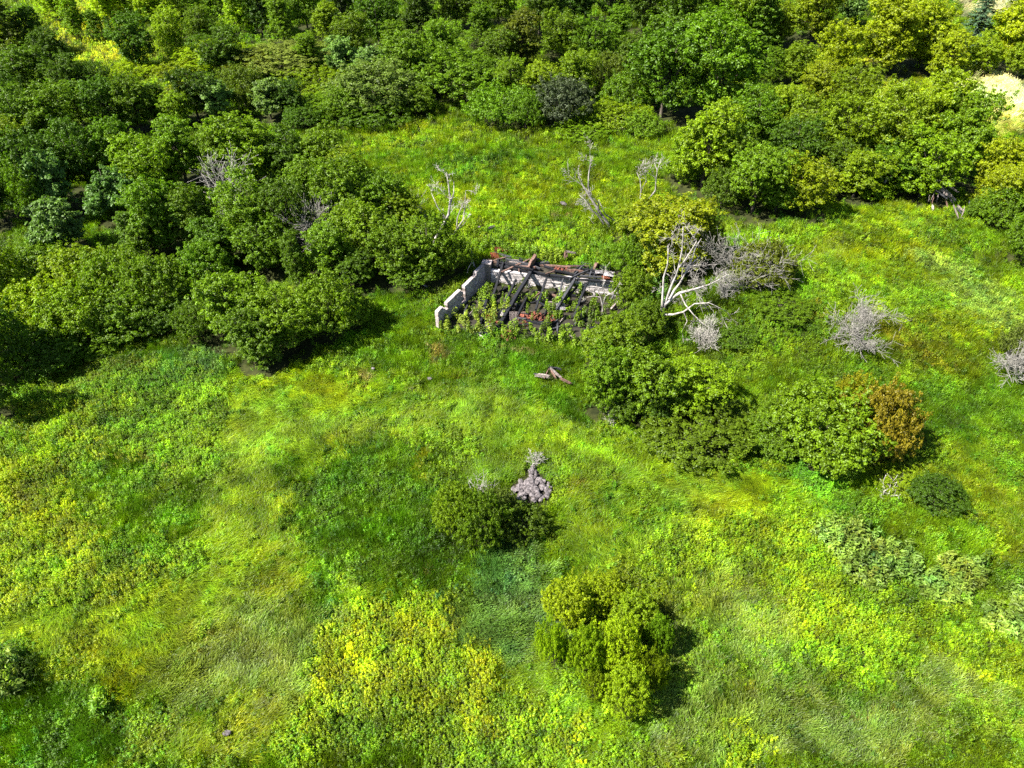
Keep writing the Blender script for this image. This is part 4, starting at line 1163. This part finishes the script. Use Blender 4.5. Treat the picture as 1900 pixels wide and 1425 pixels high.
cb(600, 332, 1.12, 905, 398, 1.42, .11, "dark rafter beneath the crossing ones at the wall corner")
cb(740, 300, 1.15, 905, 335, 1.2, .13, "short dark rafter behind the weathered post")
cb(610, 268, 1.2, 745, 306, 1.25, .13, "blue grey beam end beside the orange rusty sheet", M_CHARG)
cb(720, 345, 1.2, 860, 372, 1.22, .1, "grey board between the crossing rafters", M_CHARG)
cb(985, 375, 1.15, 1225, 440, 1.2, .12, "charred rafter behind the middle of the wall top")
cb(1175, 462, 1.24, 1335, 392, 1.15, .1, "slanting charred board on the wall top right of the middle", M_CHARG)
cb(1300, 418, 1.12, 1515, 442, 1.15, .16, "dark beam lying behind the right half of the wall")
cb(1240, 440, 1.12, 1400, 455, 1.18, .1, "dark board beside the slanting one on the wall top", M_CHARG)
cb(1000, 430, 1.3, 1120, 385, 1.12, .09, "brown board tilted behind the wall top", M_BROWNWOOD, "charred_board")
cb(1040, 400, 1.2, 1170, 420, 1.2, .12, "dark beam stub by the brown tilted board")
cb(780, 470, 1.0, 650, 750, .2, .17, "charred beam left of the longest one leaning off the pale wall")
cb(1010, 452, 1.05, 925, 690, .25, .16, "charred beam right of the longest one leaning off the pale wall")
cb(1300, 500, 1.0, 1205, 745, .2, .16, "charred beam leaning down from the right part of the pale wall")
cb(575, 600, .5, 505, 835, .1, .2, "thick black beam slanting through the left of the ruin")
cb(860, 600, .45, 790, 740, .2, .14, "short black beam behind the red rubble")
cb(960, 640, .4, 1100, 740, .2, .13, "black beam crossing the floor right of the red rubble")
cb(640, 700, .4, 760, 640, .35, .12, "black beam crossing behind the longest leaning beam")
cb(1150, 620, .5, 1230, 520, .7, .13, "black beam propped below the middle of the pale wall")
cb(440, 872, .1, 575, 862, .16, .13, "grey log at the very front of the ruin", M_CHARG)
cb(560, 875, .12, 700, 815, .22, .12, "forked grey pole at the front touching the thick log", M_CHARG)
cb(500, 820, .1, 552, 708, .35, .16, "upright charred stump in the front left of the ruin")
cb(392, 792, .08, 470, 690, .3, .1, "weathered board leaning in the front left of the ruin", M_GREYWOOD, "weathered_board", .05)
cb(385, 765, .08, 430, 655, .55, .15, "black post leaning inside the block wall")
cb(430, 700, .1, 470, 655, .4, .1, "short black stub beside the leaning post")
cb(540, 790, .1, 590, 690, .25, .14, "charred beam remnant left of the white slab")
cb(1215, 800, .1, 1275, 710, .3, .1, "charred stub at the right side of the ruin floor", M_CHARG)
cb(1010, 850, .1, 1110, 815, .15, .12, "charred beam lying near the front right weeds", M_CHARG)
cb(1195, 648, .15, 1285, 632, .2, .14, "charred log lying below the right part of the pale wall")
cb(665, 560, .2, 735, 520, .35, .14, "charred lump under the left part of the pale wall")
cb(870, 648, .12, 955, 565, .3, .09, "brown board leaning in the middle weeds of the ruin", M_BROWNWOOD, "charred_board")
cb(1062, 528, .72, 1192, 502, .9, .06, "thin pale pole across the face of the pale wall", M_DEAD, "pale_pole")
cb(1478, 690, .25, 1545, 603, .62, .17, "pale square timber sticking out of weeds right of the ruin", M_GREYWOOD, "pale_timber")
cb(872, 392, 1.3, 925, 296, 1.55, .42, "broad weathered brown timber end standing above the longest beam", M_BROWNWOOD, "weathered_timber", .2)
cb(655, 215, 1.12, 745, 205, 1.14, .14, "pale grey board lying behind the wall corner", M_GREYWOOD, "weathered_board", .04)
cb(640, 245, 1.12, 720, 226, 1.2, .1, "second pale board right below the one behind the wall corner", M_GREYWOOD, "weathered_board", .04)
cb(745, 210, 1.12, 800, 198, 1.15, .06, "thin grey stick beside the pale boards", M_GREYWOOD, "weathered_board", .04)
cb(900, 240, 1.1, 975, 232, 1.14, .08, "thin whitish board in grass behind the weathered timber end", M_GREYWOOD, "weathered_board", .04)
cb(1150, 262, 1.6, 1215, 275, 1.5, .12, "grey board end resting on the rusty brown post", M_GREYWOOD, "weathered_board", .05)
cb(1145, 330, 1.05, 1150, 265, 1.7, .28, "rusty brown stump standing behind the middle of the wall", M_BROWNWOOD, "brown_stump", .2)
cb(1362, 395, 1.1, 1378, 348, 1.5, .22, "reddish stump behind the right part of the wall", M_BROWNWOOD, "brown_stump", .2)
cb(510, 880, .08, 545, 905, .1, .2, "small white plank piece at the front of the ruin", M_DEAD, "white_plank", .06)
cb(1100, 790, .12, 1135, 750, .2, .12, "pinkish board scrap at the right of the red rubble", M_GREYWOOD, "weathered_board", .04)
cb(1170, 880, .1, 1260, 925, .14, .09, "thin board lying in front of the right weeds", M_GREYWOOD, "weathered_board", .04)

def sheet(name, label, px, py, z, w, l, rz, tilt, mat, corr=.03, nwave=6, curl=.06):
    import bmesh
    bm = bmesh.new(); nu, nv = nwave * 4, 4; g = []
    for i in range(nu + 1):
        for j in range(nv + 1):
            u, v = i / nu, j / nv
            g.append(bm.verts.new(((u - .5) * w, (v - .5) * l, corr * math.sin(u * nwave * 6.283) + curl * math.sin(v * 3.1 + u * 2))))
    for i in range(nu):
        for j in range(nv):
            a = i * (nv + 1) + j
            bm.faces.new((g[a], g[a + nv + 1], g[a + nv + 2], g[a + 1]))
    r = bmesh.ops.solidify(bm, geom=list(bm.faces), thickness=.008)
    me = bpy.data.meshes.new(name); bm.to_mesh(me); bm.free(); me.materials.append(mat)
    p = Z1(px, py, z); o = link(name, me); o.location = p; o.rotation_euler = (tilt, .12, rz)
    return tag(o, label, "metal sheet", "metal sheets scattered on the ruin")
sheet("rusty_sheet", "orange rusty metal sheet at the far left corner of the ruin", 625, 292, 1.3, .55, .45, .3, .5, M_RUST)
sheet("rusty_sheet", "dark red rusty sheet behind the wall corner", 680, 248, 1.3, .95, .4, .1, .35, M_RUST)
sheet("rusty_sheet", "rust red sheet piece behind the right part of the wall", 1440, 455, 1.2, .5, .3, .4, .4, M_RUST)
sheet("pale_sheet", "pinkish white sheet at the right end of the wall top", 1465, 425, 1.3, .62, .42, -.2, .5, M_SHEET, .0)
sheet("pale_sheet", "bluish pale sheet on the wall top between dark boards", 1390, 412, 1.25, .5, .35, .1, .3, M_SHEET, .0)
sheet("pale_sheet", "reddish pale corrugated panel standing beside the longest beam", 765, 740, .35, .5, .55, .1, 1.0, M_GREYWOOD, .02)
sheet("pale_sheet", "white curved sheet lying under the lower end of the longest beam", 695, 715, .45, .32, .5, -.4, .5, M_DEAD, .0, 3, .12)
sheet("pale_sheet", "grey tent shaped sheet in the right part of the ruin", 1110, 668, .35, .62, .55, .2, .6, M_SHEET, .0, 3, .16)
sheet("pale_sheet", "small whitish slab in the front left of the ruin", 590, 800, .2, .4, .28, .2, .3, M_DEAD, .0, 3, .03)
sheet("rusty_sheet", "small red rusty piece in front of the block wall", 585, 745, .3, .35, .3, .2, .7, M_RUST)

def rubble(label, spots, mat, seed, name="brick_rubble", cat="rubble pile", piece="brick", dims=(.22, .11, .08)):
    R = random.Random(seed); c = spots[0]; e = thing(name, label, cat, Z1(c[0], c[1], 0), "heaps of broken brick in the ruin" if piece == "brick" else None)
    mes = [box_mesh(piece, *dims, mat, seed + i, .012, .01) for i in range(3)]
    for (x, y, rad, n) in spots:
        P = Z1(x, y, 0)
        for i in range(n):
            a = R.random() * 6.28; r = rad * math.sqrt(R.random())
            o = link(piece, mes[i % 3], e)
            o.location = Vector((P.x + math.cos(a) * r * 1.5, P.y + math.sin(a) * r * .7, .08 + .22 * (1 - r / rad) * R.random() + .05)) - e.location
            o.rotation_euler = (R.uniform(-.5, .5), R.uniform(-.5, .5), R.random() * 6.28)
rubble("heap of red brick rubble in the middle of the ruin floor", [(830, 765, .40, 22), (900, 752, .45, 16)], M_BRICK, 1)
rubble("band of red bricks right of the rubble heap in the ruin", [(980, 768, .45, 16), (1030, 760, .25, 6)], M_BRICK, 2)
rubble("few orange bricks in front of the rubble heap", [(848, 810, .18, 8)], M_BRICK, 3)
rubble("orange brick heap at the front edge of the ruin", [(725, 905, .3, 20), (715, 870, .2, 8)], M_BRICK, 4)
rubble("brown brick scraps left of the longest beam", [(620, 800, .22, 10), (600, 735, .2, 7)], M_BRICK, 5)
rubble("red brick scraps on the wall top behind the middle", [(1090, 405, .3, 10)], M_BRICK, 6)
for o in list(COL.objects):
    if o.get("label") == "red brick scraps on the wall top behind the middle":
        o.location = Z1(1110, 410, 1.05)

# soil in the pit
def pit_soil():
    m = 24; co = []; fs = []
    for i in range(m + 1):
        for j in range(m + 1):
            u = .25 + (LU + .2) * i / m; v = -.2 - (DV - .1) * j / m
            wl_ = (N0 - A0).dot(U) * v / (N0 - A0).dot(V)
            u = wl_ + .2 + (LU + .4 - wl_) * i / m
            p = A0 + U * u + V * v
            co.append((p.x, p.y, H1(p.x, p.y) + .02 + .1 * float(noise(p.x, p.y, .7, 71)) * (1 if 0 < i < m and 0 < j < m else 0)))
    for i in range(m):
        for j in range(m):
            a = i * (m + 1) + j; fs += [a, a + 1, a + m + 2, a + m + 1]
    o = link("soil", np_mesh("soil", co, fs, 4, M_SOIL, None, True)); o["kind"] = "structure"
pit_soil()
def bank_soil():
    co = []; fs = []; a, b = 30, 6
    for i in range(a + 1):
        for j in range(b + 1):
            p = A0 + U * (LU * i / a + .1) + V * (.22 + 1.0 * j / b)
            co.append((p.x, p.y, H1(p.x, p.y) + (.02 + .12 * float(noise(p.x, p.y, .5, 72)) if 0 < j < b else -.02)))
    for i in range(a):
        for j in range(b):
            q = i * (b + 1) + j; fs += [q, q + b + 1, q + b + 2, q + 1]
    o = link("soil", np_mesh("bank_soil", co, fs, 4, M_SOIL, None, True)); o["kind"] = "structure"
bank_soil()
# smaller pieces of burnt timber, each lying by itself on the bank and on the floor
RB = random.Random(77)
SMALL = [("bank left end", .2, 2.4, .3, 1.25, 13), ("bank middle", 2.2, 4.6, .3, 1.25, 13), ("bank right end", 4.6, 7.4, .3, 1.25, 12),
         ("left part of the ruin floor", .4, 2.6, -4.0, -.6, 13), ("middle of the ruin floor", 2.6, 4.6, -4.4, -.6, 13), ("right part of the ruin floor", 4.6, 7.0, -4.2, -.6, 11)]
for wh, u0, u1, v0, v1, n in SMALL:
    for i in range(n):
        c = A0 + U * RB.uniform(u0, u1) + V * RB.uniform(v0, v1)
        a = RB.uniform(-.5, .5) + (RB.random() < .3) * 1.3; L_ = RB.uniform(.35, 1.5) * (1.5 if v0 > 0 and RB.random() < .4 else 1); d = (U * math.cos(a) + V * math.sin(a)) * L_ / 2
        z = H1(c.x, c.y) + .14; m_ = RB.choice([M_CHAR, M_CHAR, M_CHAR, M_CHAR, M_CHARG, M_CHARG, M_BROWNWOOD, M_GREYWOOD]); t = RB.uniform(-.05, .16)
        cn = {M_CHAR.name: "black burnt", M_CHARG.name: "grey charred", M_BROWNWOOD.name: "brown scorched", M_GREYWOOD.name: "pale weathered"}[m_.name]
        sz_ = "short" if L_ < .65 else ("long" if L_ > 1.0 else "middling")
        wy = "lying flat" if abs(a) < .55 and v0 > 0 else ("lying level" if abs(a) < .55 else "lying crosswise")
        beam("timber_scrap", sz_ + " " + cn + " timber scrap " + wy + " on the " + wh + (" behind the pale wall" if v0 > 0 else ""), "timber scrap", c - d + Vector((0, 0, z)), c + d + Vector((0, 0, z + t)), RB.uniform(.07, .2), RB.uniform(.05, .14), m_, 900 + i, "burnt timber scraps on the " + wh)

# weeds in and around the ruin
R2 = np.random.default_rng(5)
cr_ = bpy.data.collections.new("ruin weed shapes")
for i in range(5):
    R = np.random.default_rng(500 + i)
    o = bpy.data.objects.new("leafy_stalk", np_mesh("leafy_stalk", *(lambda a: (a[0], a[1], 3, M_GRASS, a[2]))(weed_plant(R, 4 + i % 3, .62 + .1 * i, .15, .15, 12, .5, .6)))); cr_.objects.link(o)
pts = []; tn = []
def weeds(n, f, col, zf=0.0):
    for _ in range(n):
        p = f()
        pts.append((p.x, p.y, H1(p.x, p.y) + zf)); tn.append(np.array(col) * R2.uniform(.5, 1.25))
def inpit(v0, v1, u0, u1):
    def f():
        v = -R2.uniform(v0, v1); wl_ = (N0 - A0).dot(U) * v / (N0 - A0).dot(V)
        u = wl_ + .3 + (LU - wl_) * R2.uniform(u0, u1)
        return A0 + U * u + V * v
    return f
dens = lambda p: noise(p.x, p.y, 1.1, 81)
weeds(50, inpit(.3, DV * .55, .02, .62), (.10, .16, .010))
weeds(32, inpit(.3, DV * .6, .55, 1.0), (.075, .12, .006))
weeds(55, inpit(DV * .5, DV, 0.0, .30), (.15, .19, .02))
weeds(85, inpit(DV * .80, DV + .3, .30, 1.0), (.11, .17, .01))
weeds(40, inpit(DV * .45, DV * .8, .72, 1.05), (.07, .115, .006))
weeds(60, inpit(.3, DV, .0, 1.0), (.055, .085, .005))
def onbank(u0, u1, v0, v1):
    def f():
        return A0 + U * R2.uniform(u0, u1) + V * R2.uniform(v0, v1)
    return f
weeds(60, onbank(3.0, LU + .3, 1.2, 2.6), (.13, .18, .012))
weeds(45, onbank(-.6, 3.0, 1.5, 2.6), (.10, .17, .012))
weeds(60, onbank(LU + .1, LU + 2.5, -4.5, 0.5), (.07, .15, .015))
# keep the worst crowding away from the main beams
P3 = np.array(pts); T3 = np.array(tn); nn = len(P3)
o = scatter("ruin_weeds", P3, np.stack([R2.normal(0, .12, nn), R2.normal(0, .12, nn), R2.uniform(0, 6.28, nn)], 1),
            np.stack([R2.uniform(.4, .95, nn)] * 3, 1), T3, R2.integers(0, 5, nn), cr_)
o["kind"] = "stuff"; o["label"] = "yellow green leafy stalks growing through the ruin"

# ---------------------------------------------------------------- stone pile, loose stones, board heaps
def stone_mesh(seed, s):
    R = random.Random(seed); bm = bmesh.new(); bmesh.ops.create_icosphere(bm, subdivisions=1, radius=.5)
    k = (R.uniform(.8, 1.3), R.uniform(.7, 1.0), R.uniform(.5, .8))
    for v in bm.verts:
        v.co = Vector((v.co.x * k[0], v.co.y * k[1], v.co.z * k[2])) * R.uniform(.82, 1.14) * s
    me = bpy.data.meshes.new("stone"); bm.to_mesh(me); bm.free(); me.materials.append(M_STONE); return me
SM = [stone_mesh(i, 1.0) for i in range(8)]
B = G(985, 910)
sp = thing("stone_pile", "heap of pale purplish field stones in the middle of the meadow", "stone pile", B)
R = random.Random(4)
def stones_at(px, py, rx, ry, n, s0, s1, lift):
    for i in range(n):
        a = R.random() * 6.28; r = math.sqrt(R.random())
        P = G(px + rx * r * math.cos(a), py + ry * r * math.sin(a)); s = R.uniform(s0, s1)
        o = link("stone", SM[R.randrange(8)], sp); o.location = Vector((P.x, P.y, P.z + s * .2 + lift * (1 - r) + .06)) - B
        o.scale = (s, s, s); o.rotation_euler = (R.uniform(-.4, .4), R.uniform(-.4, .4), R.random() * 6.28)
stones_at(984, 917, 36, 16, 95, .12, .32, .16)
stones_at(988, 898, 24, 10, 34, .13, .32, .1)
stones_at(990, 878, 7, 14, 14, .13, .28, .15)
stones_at(1015, 905, 10, 10, 8, .14, .24, .1)
# dark soil under it
def soil_disc(px, py, rx, ry, nm="bare_patch"):
    C_ = G(px, py); co = [(C_.x, C_.y, C_.z + .10)]; m = 18
    for i in range(m):
        a = i / m * 6.283; k = .8 + .35 * random.random(); P = G(px + rx * k * math.cos(a), py + ry * k * math.sin(a)); co.append((P.x, P.y, P.z + .03))
    fs = []
    for i in range(m): fs += [0, 1 + i, 1 + (i + 1) % m]
    me = np_mesh(nm, co, fs, 3, M_SOIL); me.flip_normals() if hasattr(me, "flip_normals") else None
    o = link(nm, me); o["kind"] = "structure"
for a in ((984, 912, 38, 20), (990, 878, 11, 18)): soil_disc(*a, "soil")

def loose_stone(px, py, s, label, sc=(1, 1, .6)):
    P = G(px, py); o = link("loose_stone", SM[int(px) % 8]); o.location = (P.x, P.y, P.z + .22 + s * .1); o.scale = (s * sc[0], s * sc[1], s * sc[2]); o.rotation_euler = (.1, .1, px)
    tag(o, label, "stone", "loose stones in the meadow")
loose_stone(1045, 384, .55, "pale rock in the far meadow left of the leaning dead tree", (1.5, .7, .6))
loose_stone(1084, 378, .35, "brownish rock at the foot of the leaning dead tree's stems")
loose_stone(912, 428, .42, "flat dark edged rock in grass behind the ruin", (1.4, .8, .5))
loose_stone(889, 427, .25, "small pale rock left of the flat one behind the ruin")
loose_stone(424, 1366, .26, "small pale stone near the bottom edge at left")
loose_stone(693, 690, .22, "pale pink stone in the grass left of the ruin")
loose_stone(798, 709, .24, "small pinkish stone below the block wall")
loose_stone(934, 933, .22, "pinkish stone left below the stone pile")

def heap(name, label, base, boards, seed, mats):
    B = G(*base); e = thing(name, label, "timber heap", B)
    for i, (x0, y0, za, x1, y1, zb, w, mi) in enumerate(boards):
        gz = B.z
        beam("board", "", "", PZ(x0, y0, gz + za), PZ(x1, y1, gz + zb), w, w * .35, mats[mi], seed + i, parent=e)
MT = [M_GREYWOOD, M_BROWNWOOD, M_CHARG, M_DEAD]
h8 = lambda x, y: (780 + x / 5.588, 560 + y / 5.588)
heap("board_heap", "small heap of weathered boards in the grass below the ruin", (1025, 700), [
    (*h8(1190, 762), .3, *h8(1335, 770), .45, .22, 0), (*h8(1330, 690), .6, *h8(1290, 800), .3, .12, 1), (*h8(1345, 685), .62, *h8(1450, 780), .32, .16, 0),
    (*h8(1350, 700), .5, *h8(1400, 785), .3, .14, 1), (*h8(1340, 682), .6, *h8(1450, 700), .42, .14, 2), (*h8(1455, 795), .32, *h8(1560, 845), .3, .16, 1), (*h8(1180, 745), .32, *h8(1240, 755), .36, .1, 2)], 200, MT)
h7 = lambda x, y: (1600 + x / 7.308, 300 + y / 7.308)
heap("timber_heap", "collapsed heap of grey timbers at the edge of the right thicket", (1760, 385), [
    (*h7(1050, 258), 1.7, *h7(1300, 405), 1.1, .12, 0), (*h7(1065, 335), 1.3, *h7(1265, 525), .7, .17, 0), (*h7(1000, 385), 1.1, *h7(1160, 500), .7, .14, 2),
    (*h7(1040, 360), 1.2, *h7(1200, 490), .75, .16, 0), (*h7(1085, 350), 1.15, *h7(1230, 560), .5, .15, 2), (*h7(995, 385), 1.1, *h7(930, 520), .6, .09, 0),
    (*h7(1025, 450), .9, *h7(1008, 545), .5, .1, 0), (*h7(965, 470), .8, *h7(950, 560), .4, .08, 1), (*h7(1140, 540), .6, *h7(1155, 610), .3, .1, 1),
    (*h7(1235, 590), .6, *h7(1310, 775), .15, .12, 0), (*h7(1290, 590), .6, *h7(1375, 670), .4, .12, 0), (*h7(1275, 620), .5, *h7(1350, 700), .3, .12, 2),
    (*h7(1385, 615), .5, *h7(1345, 745), .2, .12, 0), (*h7(1455, 540), .7, *h7(1462, 680), .2, .12, 2), (*h7(910, 460), .8, *h7(893, 545), .4, .09, 0),
    (*h7(1290, 770), .2, *h7(1370, 765), .2, .1, 0), (*h7(890, 230), 1.8, *h7(1060, 262), 1.7, .1, 2), (*h7(950, 590), .4, *h7(955, 650), .2, .2, 3)], 300, MT)
# leaning board and stub by the low shrub band
P1 = PZ(378, 512, 1.4); P2 = PZ(391, 488, 2.3)
beam("pale_board", "pale board leaning out of the shrubs at left", "board", P1, P2, .14, .05, M_GREYWOOD, 401)
beam("brown_post", "short reddish brown post right of the pale leaning board", "post", PZ(398, 510, 1.3), PZ(400, 496, 1.9), .12, .12, M_BROWNWOOD, 402)
